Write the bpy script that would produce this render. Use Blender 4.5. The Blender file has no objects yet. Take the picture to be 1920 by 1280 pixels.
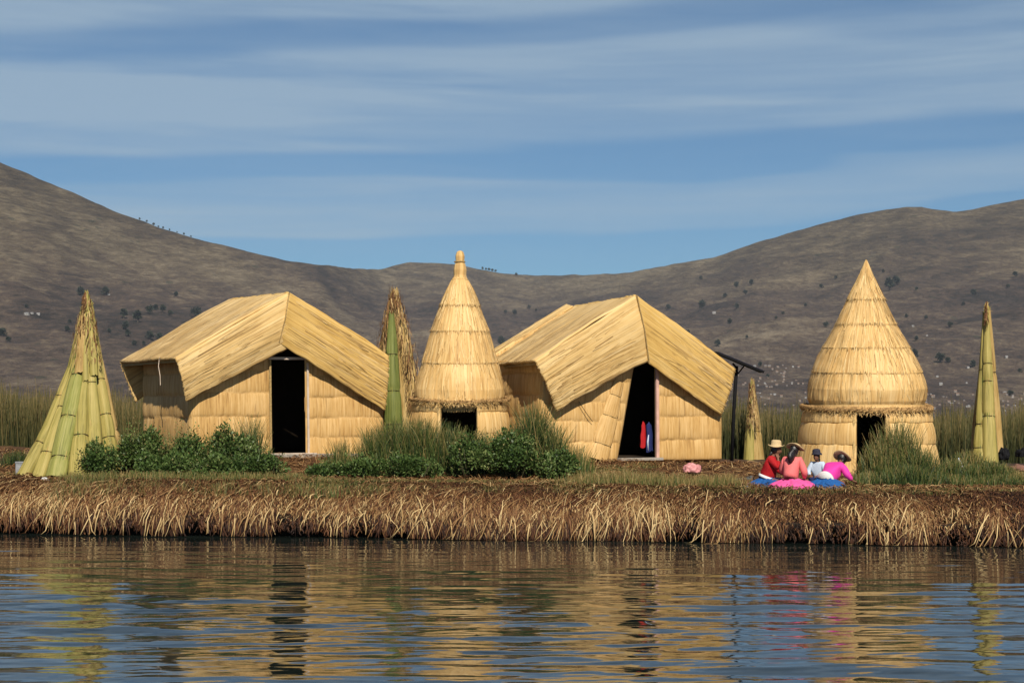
import bpy, bmesh, math, random
import numpy as np
from mathutils import Vector, Matrix, noise as mn
R = math.radians
random.seed(7); rng = np.random.default_rng(7)
S = bpy.context.scene
COL = S.collection

# ------------------------------------------------------------------ camera
F = 3000.0; HY = 770.0; CH = 2.0            # focal length and horizon in photo pixels, camera height in metres
cam = bpy.data.cameras.new('camera'); camo = bpy.data.objects.new('camera', cam); COL.objects.link(camo)
camo.location = (0, 0, CH); camo.rotation_euler = (R(90), 0, 0)
cam.sensor_width = 36; cam.lens = F/1920*36; cam.shift_y = (HY-640)/1920
cam.clip_start = 0.1; cam.clip_end = 30000
S.camera = camo

# ------------------------------------------------------------------ light
SUN_EL = 41; SUN_LEFT = -10                 # sun behind the camera, a little to its right
w = bpy.data.worlds.new('World'); S.world = w; w.use_nodes = True
nt = w.node_tree; nt.nodes.clear()
def N(nt, t, **k):
    n = nt.nodes.new(t)
    for a, b in k.items():
        if a in n.inputs: n.inputs[a].default_value = b
        else: setattr(n, a, b)
    return n
sky = N(nt, 'ShaderNodeTexSky', sky_type='NISHITA', sun_disc=False, altitude=3500.0, air_density=1.25, dust_density=0.15, ozone_density=2.2)
sky.sun_elevation = R(SUN_EL); sky.sun_rotation = R(180+SUN_LEFT)
tc = N(nt, 'ShaderNodeTexCoord')
def maths(nt, op, a, b=None, clamp=False):
    n = nt.nodes.new('ShaderNodeMath'); n.operation = op; n.use_clamp = clamp
    for i, v in enumerate((a, b)):
        if v is None: continue
        if isinstance(v, (int, float)): n.inputs[i].default_value = v
        else: nt.links.new(v, n.inputs[i])
    return n.outputs[0]
def cloud_layer(scale, rot, nscale, detail, lo, hi, off=(0, 0, 0)):
    mp = N(nt, 'ShaderNodeMapping'); mp.inputs['Scale'].default_value = scale; mp.inputs['Rotation'].default_value = rot; mp.inputs['Location'].default_value = off
    nt.links.new(tc.outputs['Generated'], mp.inputs['Vector'])
    nz = N(nt, 'ShaderNodeTexNoise', Scale=nscale, Detail=detail, Roughness=0.55, Distortion=0.35)
    nt.links.new(mp.outputs[0], nz.inputs['Vector'])
    mr = N(nt, 'ShaderNodeMapRange', interpolation_type='SMOOTHSTEP'); mr.inputs['From Min'].default_value = lo; mr.inputs['From Max'].default_value = hi
    nt.links.new(nz.outputs['Fac'], mr.inputs['Value']); return mr.outputs[0]
c0 = cloud_layer((1.1, 0.5, 7), (0, R(-2), 0), 1.6, 3, 0.0, 1.0, (3.1, 0.4, 1.35))
c2 = cloud_layer((3, 1.6, 60), (0, R(-4.5), 0), 1.4, 5, 0.32, 0.68, (0.7, 2.0, 1.0))
c3 = cloud_layer((10, 5, 130), (0, R(-8), 0), 1.2, 6, 0.3, 0.7, (5.7, 1.0, 4.0))
c4 = cloud_layer((1.6, 0.9, 20), (0, R(-3), 0), 1.5, 4, 0.40, 0.60, (1.7, 4.0, 2.2))
sx = N(nt, 'ShaderNodeSeparateXYZ'); nt.links.new(tc.outputs['Generated'], sx.inputs[0])
el = maths(nt, 'SUBTRACT', sx.outputs[2], maths(nt, 'MULTIPLY', sx.outputs[0], 0.042))
el = maths(nt, 'ADD', el, maths(nt, 'MULTIPLY', maths(nt, 'SUBTRACT', c0, 0.5), 0.05))
rp = nt.nodes.new('ShaderNodeValToRGB'); rp.color_ramp.interpolation = 'EASE'
st = [(.075, 0), (.106, .04), (.112, .75), (.125, 1.0), (.136, .65), (.142, .12), (.157, .10), (.166, .75), (.185, .95), (.205, .9), (.222, .8), (.232, .35), (.242, .30), (.25, .85), (.28, .7), (.31, .3), (.36, .7), (.42, .2)]
e_ = rp.color_ramp.elements
while len(e_) < len(st): e_.new(.5)
for i_, (p_, v_) in enumerate(st): e_[i_].position = (p_-.07)/.36; e_[i_].color = (v_, v_, v_, 1)
nt.links.new(maths(nt, 'DIVIDE', maths(nt, 'SUBTRACT', el, .07), .36), rp.inputs[0])
tex = maths(nt, 'ADD', maths(nt, 'MULTIPLY', c4, 0.45), maths(nt, 'ADD', 0.50, maths(nt, 'ADD', maths(nt, 'MULTIPLY', c2, 0.22), maths(nt, 'MULTIPLY', c3, 0.12))))
cc = maths(nt, 'ADD', maths(nt, 'MULTIPLY', rp.outputs[0], tex), maths(nt, 'MULTIPLY', c4, 0.08), clamp=True)
mix = N(nt, 'ShaderNodeMix', data_type='RGBA')
nt.links.new(maths(nt, 'MULTIPLY', cc, 0.66), mix.inputs[0])
hs = N(nt, 'ShaderNodeMix', data_type='RGBA', blend_type='MULTIPLY'); hs.inputs[0].default_value = 1; nt.links.new(sky.outputs[0], hs.inputs[6]); hs.inputs[7].default_value = (0.475, 0.79, 0.95, 1)   # thin, dry high-altitude air
nt.links.new(hs.outputs[2], mix.inputs[6]); mix.inputs[7].default_value = (5.2, 6.75, 8.1, 1)
bg = N(nt, 'ShaderNodeBackground', Strength=0.053); nt.links.new(mix.outputs[2], bg.inputs[0])
out = N(nt, 'ShaderNodeOutputWorld'); nt.links.new(bg.outputs[0], out.inputs[0])
sun = bpy.data.lights.new('sun', 'SUN'); sun.energy = 5.0; sun.angle = R(0.5); sun.color = (1.0, 0.92, 0.78)
suno = bpy.data.objects.new('sun', sun); COL.objects.link(suno)
suno.rotation_euler = (R(90-SUN_EL), 0, R(-SUN_LEFT))
S.view_settings.view_transform = 'Standard'; S.view_settings.look = 'None'
S.view_settings.exposure = 0.5; S.view_settings.gamma = 1
S.render.engine = 'CYCLES'
S.cycles.max_bounces = 6; S.cycles.volume_bounces = 0

# ------------------------------------------------------------------ helpers
def at(px, py, Y): return Vector(((px-960)*Y/F, Y, CH-(py-HY)*Y/F))
def ppm(Y): return F/Y
def tag(o, label=None, cat=None, group=None, kind=None):
    if label: o['label'] = label
    if cat: o['category'] = cat
    if group: o['group'] = group
    if kind: o['kind'] = kind
    return o
def empty(name, loc, rz=0.0, label=None, cat=None, group=None):
    o = bpy.data.objects.new(name, None); COL.objects.link(o); o.empty_display_size = 0.1
    o.location = loc; o.rotation_euler = (0, 0, rz); return tag(o, label, cat, group)
def link(name, me, mats, parent=None, smooth=True):
    if not isinstance(mats, (list, tuple)): mats = [mats]
    for m in mats: me.materials.append(m)
    if smooth and len(me.polygons): me.polygons.foreach_set('use_smooth', np.ones(len(me.polygons), bool))
    me.update()
    o = bpy.data.objects.new(name, me); COL.objects.link(o); o.parent = parent
    return o
def fastmesh(name, V, Q, tint=None, uv=None):
    """V (n,3), Q (m,4) quads; tint per vertex; uv per vertex"""
    me = bpy.data.meshes.new(name)
    V = np.asarray(V, np.float32); Q = np.asarray(Q, np.int32)
    me.vertices.add(len(V)); me.vertices.foreach_set('co', V.ravel())
    k = Q.shape[1]
    me.loops.add(Q.size); me.loops.foreach_set('vertex_index', Q.ravel())
    me.polygons.add(len(Q)); me.polygons.foreach_set('loop_start', np.arange(0, Q.size, k, dtype=np.int32))
    if tint is not None:
        a = me.attributes.new('tint', 'FLOAT', 'POINT'); a.data.foreach_set('value', np.asarray(tint, np.float32))
    if uv is not None:
        l = me.uv_layers.new(name='UVMap'); l.data.foreach_set('uv', np.asarray(uv, np.float32)[Q.ravel()].ravel())
    me.update(calc_edges=True); me.validate()
    return me
def gridmesh(name, P, UV=None, closed=False, tint=None):
    """P (nu,nv,3)"""
    nu, nv = P.shape[:2]
    idx = np.arange(nu*nv).reshape(nu, nv)
    a = idx if not closed else np.vstack([idx, idx[:1]])
    Q = np.stack([a[:-1, :-1], a[1:, :-1], a[1:, 1:], a[:-1, 1:]], -1).reshape(-1, 4)
    return fastmesh(name, P.reshape(-1, 3), Q, tint=None if tint is None else tint.ravel(), uv=None if UV is None else UV.reshape(-1, 2))
def ribbons(name, P, Wd, side, tint):
    """P (n,k,3) centre lines, Wd (n,k) half widths, side (n,3)"""
    n, k = P.shape[:2]
    s = side[:, None, :]*Wd[..., None]
    V = np.stack([P-s, P+s], 2).reshape(-1, 3)
    b = (np.arange(n)*k*2)[:, None]+(np.arange(k-1)*2)[None, :]
    Q = np.stack([b, b+1, b+3, b+2], -1).reshape(-1, 4)
    return fastmesh(name, V, Q, tint=np.repeat(tint, k*2))
def box_bm(bm, c, s, rot=None):
    m = Matrix.Translation(c)
    if rot is not None: m = m @ rot.to_4x4()
    m = m @ Matrix.Diagonal((s[0], s[1], s[2], 1))
    return bmesh.ops.create_cube(bm, size=1, matrix=m)['verts']
def tube_pts(bm, pts, rad, seg=8, cap=True, flat=1.0):
    """tube through points"""
    pts = [Vector(p) for p in pts]; rings = []
    if not isinstance(rad, (list, tuple)): rad = [rad]*len(pts)
    for i, p in enumerate(pts):
        t = (pts[min(i+1, len(pts)-1)]-pts[max(i-1, 0)]).normalized()
        u = t.orthogonal().normalized() if abs(t.y) > .98 else t.cross(Vector((0, 1, 0))).normalized()
        v = t.cross(u)
        rings.append([bm.verts.new(p+(u*math.cos(q)+v*math.sin(q)*flat)*rad[i]) for q in [2*math.pi*j/seg for j in range(seg)]])
    for a, b in zip(rings, rings[1:]):
        for j in range(seg): bm.faces.new((a[j], a[(j+1) % seg], b[(j+1) % seg], b[j]))
    if cap:
        bm.faces.new(rings[0][::-1]); bm.faces.new(rings[-1])
def bm_obj(name, bm, mat, parent=None, smooth=False, bevel=0):
    bmesh.ops.recalc_face_normals(bm, faces=bm.faces)
    me = bpy.data.meshes.new(name); bm.to_mesh(me); bm.free()
    o = link(name, me, mat, parent, smooth)
    if bevel:
        m = o.modifiers.new('bevel', 'BEVEL'); m.width = bevel; m.segments = 2
    return o
def fbm(x, y, z=0.0, o=4): return mn.fractal(Vector((x, y, z)), 0.9, 2.1, o)
def n1(x, seed=0.0): return mn.noise(Vector((x, seed, 0.37)))

# ------------------------------------------------------------------ materials
ALB = 0.71          # the picture is exposed half a stop up; base colours stay at real-world values
def newmat(name):
    m = bpy.data.materials.new(name); m.use_nodes = True
    nt = m.node_tree; nt.nodes.clear()
    o = N(nt, 'ShaderNodeOutputMaterial'); b = N(nt, 'ShaderNodeBsdfPrincipled'); nt.links.new(b.outputs[0], o.inputs[0])
    b.inputs['Specular IOR Level'].default_value = 0.25
    return m, nt, b
def ramp(nt, fac, stops):
    r = nt.nodes.new('ShaderNodeValToRGB'); e = r.color_ramp.elements
    while len(e) < len(stops): e.new(0.5)
    for i, (p, c) in enumerate(stops): e[i].position = p; e[i].color = (*[x*ALB for x in c], 1)
    nt.links.new(fac, r.inputs[0]); return r.outputs[0]
def mat_plain(name, col, rough=0.7, var=0.25, scale=12, bump=0.3, spec=0.25):
    m, nt, b = newmat(name)
    t = N(nt, 'ShaderNodeTexCoord'); nz = N(nt, 'ShaderNodeTexNoise', Scale=scale, Detail=6.0)
    nt.links.new(t.outputs['Object'], nz.inputs['Vector'])
    c = ramp(nt, nz.outputs['Fac'], [(0.25, tuple(x*(1-var) for x in col)), (0.75, tuple(min(1, x*(1+var)) for x in col))])
    nt.links.new(c, b.inputs['Base Color']); b.inputs['Roughness'].default_value = rough; b.inputs['Specular IOR Level'].default_value = spec
    bp = N(nt, 'ShaderNodeBump', Strength=bump, Distance=0.01); nt.links.new(nz.outputs['Fac'], bp.inputs['Height']); nt.links.new(bp.outputs[0], b.inputs['Normal'])
    return m
def mat_reed(name, dark, mid, light, us=42, vs=0.9, patch=0.8, bump=0.6, tinted=None, gap=0.35):
    """woven reed matting: streaks that run along UV y, metres"""
    m, nt, b = newmat(name)
    uv = N(nt, 'ShaderNodeUVMap', uv_map='UVMap')
    def nzs(sx, sy, det, rough=0.6):
        mp = N(nt, 'ShaderNodeMapping'); mp.inputs['Scale'].default_value = (sx, sy, 1); nt.links.new(uv.outputs[0], mp.inputs['Vector'])
        z = N(nt, 'ShaderNodeTexNoise', Scale=1.0, Detail=det, Roughness=rough); nt.links.new(mp.outputs[0], z.inputs['Vector']); return z.outputs['Fac']
    a = nzs(us, vs, 4); f = nzs(us*3.2, vs*3, 2); p = nzs(patch*1.6, patch*1.1, 4); g = nzs(us*0.55, vs*0.8, 2)
    s = maths(nt, 'ADD', maths(nt, 'MULTIPLY', a, 0.5), maths(nt, 'ADD', maths(nt, 'MULTIPLY', f, 0.25), maths(nt, 'MULTIPLY', p, 0.3)))
    c = ramp(nt, s, [(0.36, dark), (0.49, mid), (0.66, light)])
    gl = N(nt, 'ShaderNodeMapRange', interpolation_type='SMOOTHSTEP'); gl.inputs['From Min'].default_value = 0.30; gl.inputs['From Max'].default_value = 0.40
    gl.inputs['To Min'].default_value = gap; gl.inputs['To Max'].default_value = 0.0; nt.links.new(g, gl.inputs['Value'])
    mx = N(nt, 'ShaderNodeMix', data_type='RGBA'); nt.links.new(gl.outputs[0], mx.inputs[0]); nt.links.new(c, mx.inputs[6]); mx.inputs[7].default_value = (*[x*0.45 for x in dark], 1)
    col = mx.outputs[2]
    nt.links.new(col, b.inputs['Base Color']); b.inputs['Roughness'].default_value = 0.62
    bp = N(nt, 'ShaderNodeBump', Strength=bump, Distance=0.012)
    nt.links.new(maths(nt, 'ADD', a, maths(nt, 'MULTIPLY', f, 0.6)), bp.inputs['Height']); nt.links.new(bp.outputs[0], b.inputs['Normal'])
    return m
def mat_blade(name, stops, rough=0.6, transl=0.0):
    m, nt, b = newmat(name)
    at_ = N(nt, 'ShaderNodeAttribute', attribute_name='tint')
    c = ramp(nt, at_.outputs['Fac'], stops)
    nt.links.new(c, b.inputs['Base Color']); b.inputs['Roughness'].default_value = rough
    if transl:
        o = [n for n in nt.nodes if n.type == 'OUTPUT_MATERIAL'][0]
        t = N(nt, 'ShaderNodeBsdfTranslucent'); nt.links.new(c, t.inputs[0])
        mx = N(nt, 'ShaderNodeMixShader'); mx.inputs[0].default_value = transl
        nt.links.new(b.outputs[0], mx.inputs[1]); nt.links.new(t.outputs[0], mx.inputs[2]); nt.links.new(mx.outputs[0], o.inputs[0])
    return m
STRAW = ((0.36, 0.215, 0.075), (0.60, 0.41, 0.165), (0.74, 0.56, 0.28))
M = dict(
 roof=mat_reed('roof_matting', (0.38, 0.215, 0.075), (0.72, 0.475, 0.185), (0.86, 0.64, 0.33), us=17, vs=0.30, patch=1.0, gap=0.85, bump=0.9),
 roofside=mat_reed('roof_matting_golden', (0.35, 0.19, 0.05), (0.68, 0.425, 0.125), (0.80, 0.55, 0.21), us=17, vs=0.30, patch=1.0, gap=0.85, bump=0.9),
 wall=mat_reed('wall_matting', (0.32, 0.16, 0.05), (0.61, 0.365, 0.125), (0.82, 0.55, 0.25), us=24, vs=1.2, gap=0.5),
 thatch=mat_reed('fresh_thatch', (0.40, 0.21, 0.07), (0.70, 0.43, 0.155), (0.90, 0.64, 0.31), us=26, vs=0.9, gap=0.4),
 inner=mat_plain('inner_shade', (0.035, 0.022, 0.012), 0.9),  # near-black: the shade inside the huts is put into this colour
 bgreen=mat_reed('green_reed_bundle', (0.11, 0.12, 0.022), (0.25, 0.25, 0.055), (0.40, 0.36, 0.12), us=26, vs=0.9, gap=0.55),
 byellow=mat_reed('yellowed_reed_bundle', (0.14, 0.11, 0.022), (0.32, 0.265, 0.065), (0.50, 0.39, 0.13), us=26, vs=0.9, gap=0.55),
 bbrown=mat_reed('dry_reed_bundle', (0.20, 0.11, 0.03), (0.42, 0.27, 0.085), (0.60, 0.43, 0.18), us=26, vs=1.6, gap=0.5),
 bfresh=mat_reed('fresh_green_bundle', (0.06, 0.075, 0.014), (0.125, 0.15, 0.03), (0.23, 0.24, 0.06), us=30, vs=0.9, gap=0.55),
 wood=mat_plain('weathered_wood', (0.38, 0.34, 0.29), 0.8, 0.3, 8),
 pale=mat_plain('pale_post', (0.62, 0.50, 0.40), 0.7, 0.2, 8),
 pinkwood=mat_plain('pink_post', (0.66, 0.40, 0.33), 0.7, 0.2, 8),
 rope=mat_plain('dark_twine', (0.05, 0.035, 0.015), 0.9),
 tan_rope=mat_plain('straw_rope', (0.40, 0.27, 0.11), 0.9, 0.4, 30, 1.0),
 black=mat_plain('black_metal', (0.010, 0.010, 0.012), 0.8, 0.2, 5, 0.05, 0.1),
 skin=mat_plain('skin', (0.22, 0.10, 0.06), 0.55, 0.08, 20, 0.05),
 hair=mat_plain('black_hair', (0.012, 0.009, 0.009), 0.4, 0.3, 60, 0.5, 0.5),
 hat=mat_plain('straw_hat', (0.62, 0.45, 0.24), 0.7, 0.15, 60, 0.6),
 darkhat=mat_plain('dark_felt', (0.03, 0.03, 0.05), 0.8),
 red=mat_plain('red_wool', (0.42, 0.008, 0.012), 0.8, 0.15, 40),
 salmon=mat_plain('salmon_wool', (0.80, 0.18, 0.18), 0.8, 0.12, 40),
 pink=mat_plain('pink_cloth', (0.83, 0.11, 0.36), 0.75, 0.15, 30),
 magenta=mat_plain('magenta_cloth', (0.80, 0.05, 0.38), 0.75, 0.12, 30),
 blue=mat_plain('blue_cloth', (0.012, 0.10, 0.33), 0.75, 0.2, 30),
 navy=mat_plain('navy_cloth', (0.012, 0.022, 0.11), 0.8, 0.2, 30),
 white=mat_plain('white_cloth', (0.78, 0.77, 0.76), 0.75, 0.06, 30),
 paleblue=mat_plain('pale_blue_cloth', (0.55, 0.65, 0.80), 0.75, 0.1, 30),
 grey=mat_plain('grey_sheet', (0.10, 0.11, 0.11), 0.7, 0.3, 9),
 bag=mat_plain('pink_plastic', (0.62, 0.27, 0.27), 0.45, 0.25, 18),
)

# ------------------------------------------------------------------ water
def edgeY(X): return 24.732-0.164*X          # front edge of the reed island
def build_water():
    xs = np.concatenate([np.linspace(-4000, -14.2, 14), np.arange(-14, 14.001, 0.07), np.linspace(14.2, 4000, 14)])
    ys = np.concatenate([[-300, -60, -10, 0, 4, 7], np.arange(8, 28.6, 0.03), [29, 31, 40, 80, 200, 600, 1500, 4000]])
    X, Y = np.meshgrid(xs, ys, indexing='ij'); Z = np.zeros_like(X)
    r = np.random.default_rng(3)
    for i in range(85):
        lam = float(np.exp(r.uniform(math.log(0.10), math.log(2.2))))
        ang = r.normal(0, 0.21)+R(3); k = 2*math.pi/lam
        sl = 0.0104*(lam/0.35)**(-0.05)*r.uniform(0.5, 1.3)
        kx, ky = k*math.sin(ang), k*math.cos(ang)
        ph = r.uniform(0, 6.28)
        Z += sl/k*np.sin(kx*X+ky*Y+ph+0.9*np.sin(X*0.23+i)+0.5*np.sin(Y*0.6+X*0.35+i*2))
    fade = np.clip((28.4-Y)/1.5, 0, 1)*np.clip((Y-8)/1.0, 0, 1)*np.clip((14-np.abs(X))/1.0, 0, 1)
    shore = np.clip((edgeY(X)-Y)/9.0, 0.50, 1)            # calmer in the lee of the island
    gust = 0.9+0.42*np.sin(Y*0.9+0.3*X+1.0)*np.sin(X*0.31+Y*0.17)
    Z *= fade*shore*gust
    m, nt, b = newmat('lake_water')
    b.inputs['Base Color'].default_value = (0.010, 0.014, 0.012, 1); b.inputs['Roughness'].default_value = 0.03; b.inputs['IOR'].default_value = 1.5
    b.inputs['Specular IOR Level'].default_value = 0.5
    t = N(nt, 'ShaderNodeTexCoord'); mp = N(nt, 'ShaderNodeMapping'); mp.inputs['Scale'].default_value = (3.0, 11, 1); nt.links.new(t.outputs['Object'], mp.inputs[0])
    nz = N(nt, 'ShaderNodeTexNoise', Scale=1.0, Detail=3.0); nt.links.new(mp.outputs[0], nz.inputs['Vector'])
    bp = N(nt, 'ShaderNodeBump', Strength=0.25, Distance=0.004); nt.links.new(nz.outputs['Fac'], bp.inputs['Height']); nt.links.new(bp.outputs[0], b.inputs['Normal'])
    o = link('lake_water', gridmesh('lake_water', np.stack([X, Y, Z], -1)), m); tag(o, kind='structure')
    bm = bmesh.new(); bmesh.ops.create_grid(bm, x_segments=1, y_segments=1, size=9000, matrix=Matrix.Translation((0, 3000, -2.5)))
    tag(bm_obj('lake_bed', bm, mat_plain('lake_mud', (0.03, 0.028, 0.02), 0.9)), kind='structure')
build_water()

# ------------------------------------------------------------------ hills
SKY = [(-900, 60), (-400, 150), (-150, 240), (0, 305), (50, 325), (100, 346), (150, 367), (200, 390), (250, 409), (300, 427), (350, 443), (400, 456), (450, 468), (500, 480), (550, 490), (600, 497), (660, 503), (715, 505), (740, 498),
       (765, 492), (800, 493), (850, 495), (880, 500), (920, 509), (975, 516), (1040, 516), (1110, 515), (1180, 511), (1240, 500), (1300, 489), (1340, 483), (1370, 471), (1420, 454), (1480, 437), (1540, 420), (1600, 404), (1650, 394), (1700, 389), (1728, 388),
       (1750, 393), (1790, 397), (1830, 391), (1880, 381), (1920, 373), (2050, 350), (2300, 300), (2800, 240)]
skx = np.array([p[0] for p in SKY], float); sky_y = np.array([p[1] for p in SKY], float)
def ridge_px(u): return HY-np.interp(u, skx, sky_y)
def ridge_Y(u): return np.interp(u, [-900, 0, 600, 740, 1000, 1300, 1700, 2800], [2500, 2700, 3300, 4300, 4500, 3900, 3500, 3300])
Y_SHORE = 1350.0
def hill_point(u, t):
    """u photo column, t 0 at shore .. 1 at the skyline"""
    Y = Y_SHORE+(ridge_Y(u)-Y_SHORE)*t
    s = 0.10*t+0.90*(t**1.15) if t < 1 else 1.0
    X = (u-960)*Y/F
    top = ridge_px(u)
    z = CH+top*s*Y/F
    if t <= 1:
        rel = mn.ridged_multi_fractal(Vector((X/620+3.1, Y/900, 0.4)), 0.9, 2.1, 5, 1.0, 2.0)-1.25
        f = fbm(X/260, Y/300, 2.2, 5)
        amp = math.sin(math.pi*min(1, t))**0.8
        z += amp*(rel*46+f*34)*(0.25+t*0.75)
        z += (fbm(X/60, Y/60, 5.0, 3))*2.0*min(1, t*4)
    z -= 6*max(0, 1-t*30)
    return X, Y, z
def build_hills():
    us = np.linspace(-900, 2800, 560); ts = np.linspace(0, 1, 170)
    P = np.zeros((len(us), len(ts)+3, 3))
    for i, u in enumerate(us):
        for j, t in enumerate(ts): P[i, j] = hill_point(u, t)
        X, Y, z = P[i, len(ts)-1]
        for q, (dy, dz) in enumerate(((400, -40), (1200, -220), (2500, -700))): P[i, len(ts)+q] = (X*(Y+dy)/Y, Y+dy, max(-3, z+dz))
    m, nt, b = newmat('hillside')
    g = N(nt, 'ShaderNodeNewGeometry')
    def nz(sc, sxyz=(1, 1, 1), det=6, rough=.6):
        mp = N(nt, 'ShaderNodeMapping'); mp.inputs['Scale'].default_value = sxyz; nt.links.new(g.outputs['Position'], mp.inputs[0])
        z = N(nt, 'ShaderNodeTexNoise', Scale=sc, Detail=float(det), Roughness=rough); nt.links.new(mp.outputs[0], z.inputs['Vector']); return z.outputs['Fac']
    big = nz(0.0022, (1, 1, 2)); med = nz(0.012, (1, .5, 4)); fine = nz(0.045, (1, .35, 4.5), 9, .85); terr = nz(0.008, (1, .25, 30), 5, .8)
    grain = nz(1.0, (.085, .010, .22), 5, .8); gr2 = nz(1.0, (.022, .004, .075), 5, .8)
    s = maths(nt, 'ADD', maths(nt, 'MULTIPLY', big, .38), maths(nt, 'ADD', maths(nt, 'MULTIPLY', med, .14), maths(nt, 'ADD', maths(nt, 'MULTIPLY', grain, .34), maths(nt, 'MULTIPLY', gr2, .32))))
    c = ramp(nt, s, [(0.49, (0.040, 0.035, 0.031)), (0.575, (0.098, 0.071, 0.057)), (0.625, (0.155, 0.117, 0.082)), (0.71, (0.28, 0.225, 0.16))])
    # olive grass towards the crests
    sp = N(nt, 'ShaderNodeSeparateXYZ'); nt.links.new(g.outputs['Position'], sp.inputs[0])
    hz = N(nt, 'ShaderNodeMapRange', interpolation_type='SMOOTHSTEP'); hz.inputs['From Min'].default_value = 120; hz.inputs['From Max'].default_value = 430; hz.inputs['To Max'].default_value = 0.55
    nt.links.new(maths(nt, 'ADD', sp.outputs[2], maths(nt, 'MULTIPLY', maths(nt, 'SUBTRACT', big, 0.5), 500)), hz.inputs['Value'])
    mx = N(nt, 'ShaderNodeMix', data_type='RGBA', blend_type='MIX'); nt.links.new(hz.outputs[0], mx.inputs[0]); nt.links.new(c, mx.inputs[6])
    c2 = ramp(nt, s, [(0.50, (0.046, 0.040, 0.028)), (0.59, (0.112, 0.090, 0.052)), (0.70, (0.235, 0.19, 0.115))]); nt.links.new(c2, mx.inputs[7])
    # scattered dark shrubs
    v = N(nt, 'ShaderNodeTexVoronoi', Scale=0.028, Randomness=1.0); mp = N(nt, 'ShaderNodeMapping'); mp.inputs['Scale'].default_value = (1, .35, 1.6); nt.links.new(g.outputs['Position'], mp.inputs[0]); nt.links.new(mp.outputs[0], v.inputs['Vector'])
    dots = maths(nt, 'MULTIPLY', maths(nt, 'LESS_THAN', v.outputs['Distance'], 0.16), maths(nt, 'GREATER_THAN', med, 0.54))
    mx2 = N(nt, 'ShaderNodeMix', data_type='RGBA'); nt.links.new(maths(nt, 'MULTIPLY', dots, 0.6), mx2.inputs[0]); nt.links.new(mx.outputs[2], mx2.inputs[6]); mx2.inputs[7].default_value = (0.035, 0.038, 0.025, 1)
    nt.links.new(mx2.outputs[2], b.inputs['Base Color']); b.inputs['Roughness'].default_value = 0.95; b.inputs['Specular IOR Level'].default_value = 0.05
    bp = N(nt, 'ShaderNodeBump', Strength=0.7, Distance=14.0); nt.links.new(maths(nt, 'ADD', grain, maths(nt, 'ADD', med, gr2)), bp.inputs['Height']); nt.links.new(bp.outputs[0], b.inputs['Normal'])
    tag(link('hills', gridmesh('hills', P), m), kind='structure')
build_hills()

def hill_at(px, py):
    """place something on the visible hillside at a photo pixel"""
    lo, best = None, None
    for t in np.linspace(0.0, 1.0, 140):
        X, Y, z = hill_point(px, float(t)); yy = HY-(z-CH)*F/Y
        if yy <= py: return Vector((X, Y, z))
    X, Y, z = hill_point(px, 1.0); return Vector((X, Y, z))

def leaf_cloud(n, ell, rmin=0.55, size=0.05, seed=0, lumps=14, upright=0.3):
    """leaf quads spread through a lumpy crown; ell = (rx, ry, rz); returns V, Q, tint"""
    r = np.random.default_rng(seed)
    c = r.normal(size=(lumps, 3)); c /= np.linalg.norm(c, axis=1)[:, None]; c *= r.uniform(0.35, 0.78, (lumps, 1)); c[:, 2] = np.abs(c[:, 2])*1.0-0.15
    lr = r.uniform(0.22, 0.42, lumps)
    k = r.integers(0, lumps, n); d = r.normal(size=(n, 3)); d /= np.linalg.norm(d, axis=1)[:, None]
    p = c[k]+d*(lr[k]*r.uniform(rmin, 1.08, n)**0.6)[:, None]
    p *= np.array(ell); p[:, 2] *= 1+.28*np.sin(p[:, 0]*9+seed)*np.cos(p[:, 0]*4.3+seed*2); p[:, 2] += ell[2]*0.55; p[:, 2] = np.maximum(p[:, 2], 0.01)
    a = d+r.normal(size=(n, 3))*0.6; a[:, 2] += upright; a /= np.linalg.norm(a, axis=1)[:, None]
    s = np.cross(a, r.normal(size=(n, 3))); s /= np.linalg.norm(s, axis=1)[:, None]
    L = size*r.uniform(0.7, 1.4, n)[:, None]
    V = np.stack([p, p+a*L*.5+s*L*.28, p+a*L, p+a*L*.5-s*L*.28], 1).reshape(-1, 3)
    Q = np.arange(n*4).reshape(n, 4)
    tl = r.uniform(-.2, .2, lumps)[k]+r.uniform(0, 1, n)*0.5+0.25
    return V, Q, np.repeat(np.clip(tl, 0, 1), 4)
M['fartree'] = mat_blade('eucalyptus_leaves', [(0, (0.012, 0.018, 0.012)), (1, (0.045, 0.058, 0.034))], 0.8)
M['farbark'] = mat_plain('grey_bark', (0.10, 0.08, 0.06), 0.9)
def far_tree_mesh(seed, ratio):
    V, Q, T = leaf_cloud(420, (0.36*ratio, 0.36*ratio, 0.55), size=0.16, seed=seed, lumps=9)
    V[:, 2] = V[:, 2]*0.85+0.15
    return fastmesh('tree_crown', V, Q, tint=T)
far_t = []
for k, rt in enumerate((0.55, 0.85, 0.65, 1.1)):
    me = far_tree_mesh(40+k, rt); me.materials.append(M['fartree'])
    bm = bmesh.new(); tube_pts(bm, [(0, 0, -0.05), (0.01, 0, 0.3), (0, 0.01, 0.7)], [0.03, 0.022, 0.008], 6)
    mt = bpy.data.meshes.new('tree_trunk'); bm.to_mesh(mt); bm.free(); mt.materials.append(M['farbark']); far_t.append((me, mt))
def far_tree(px, py, hpx, kind, label, group):
    p = hill_at(px, py); h = hpx*p.y/F
    e = empty('hillside_tree', p, random.uniform(0, 6), label, 'tree', group); e.scale = (h, h, h)
    for me, nm in zip(far_t[kind], ('crown', 'trunk')):
        o = bpy.data.objects.new(nm, me); COL.objects.link(o); o.parent = e
G_L = 'dark trees on the left hill slope'; G_R = 'dark trees on the right hill slope'; G_S = 'small trees lined up on the skyline'
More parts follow.
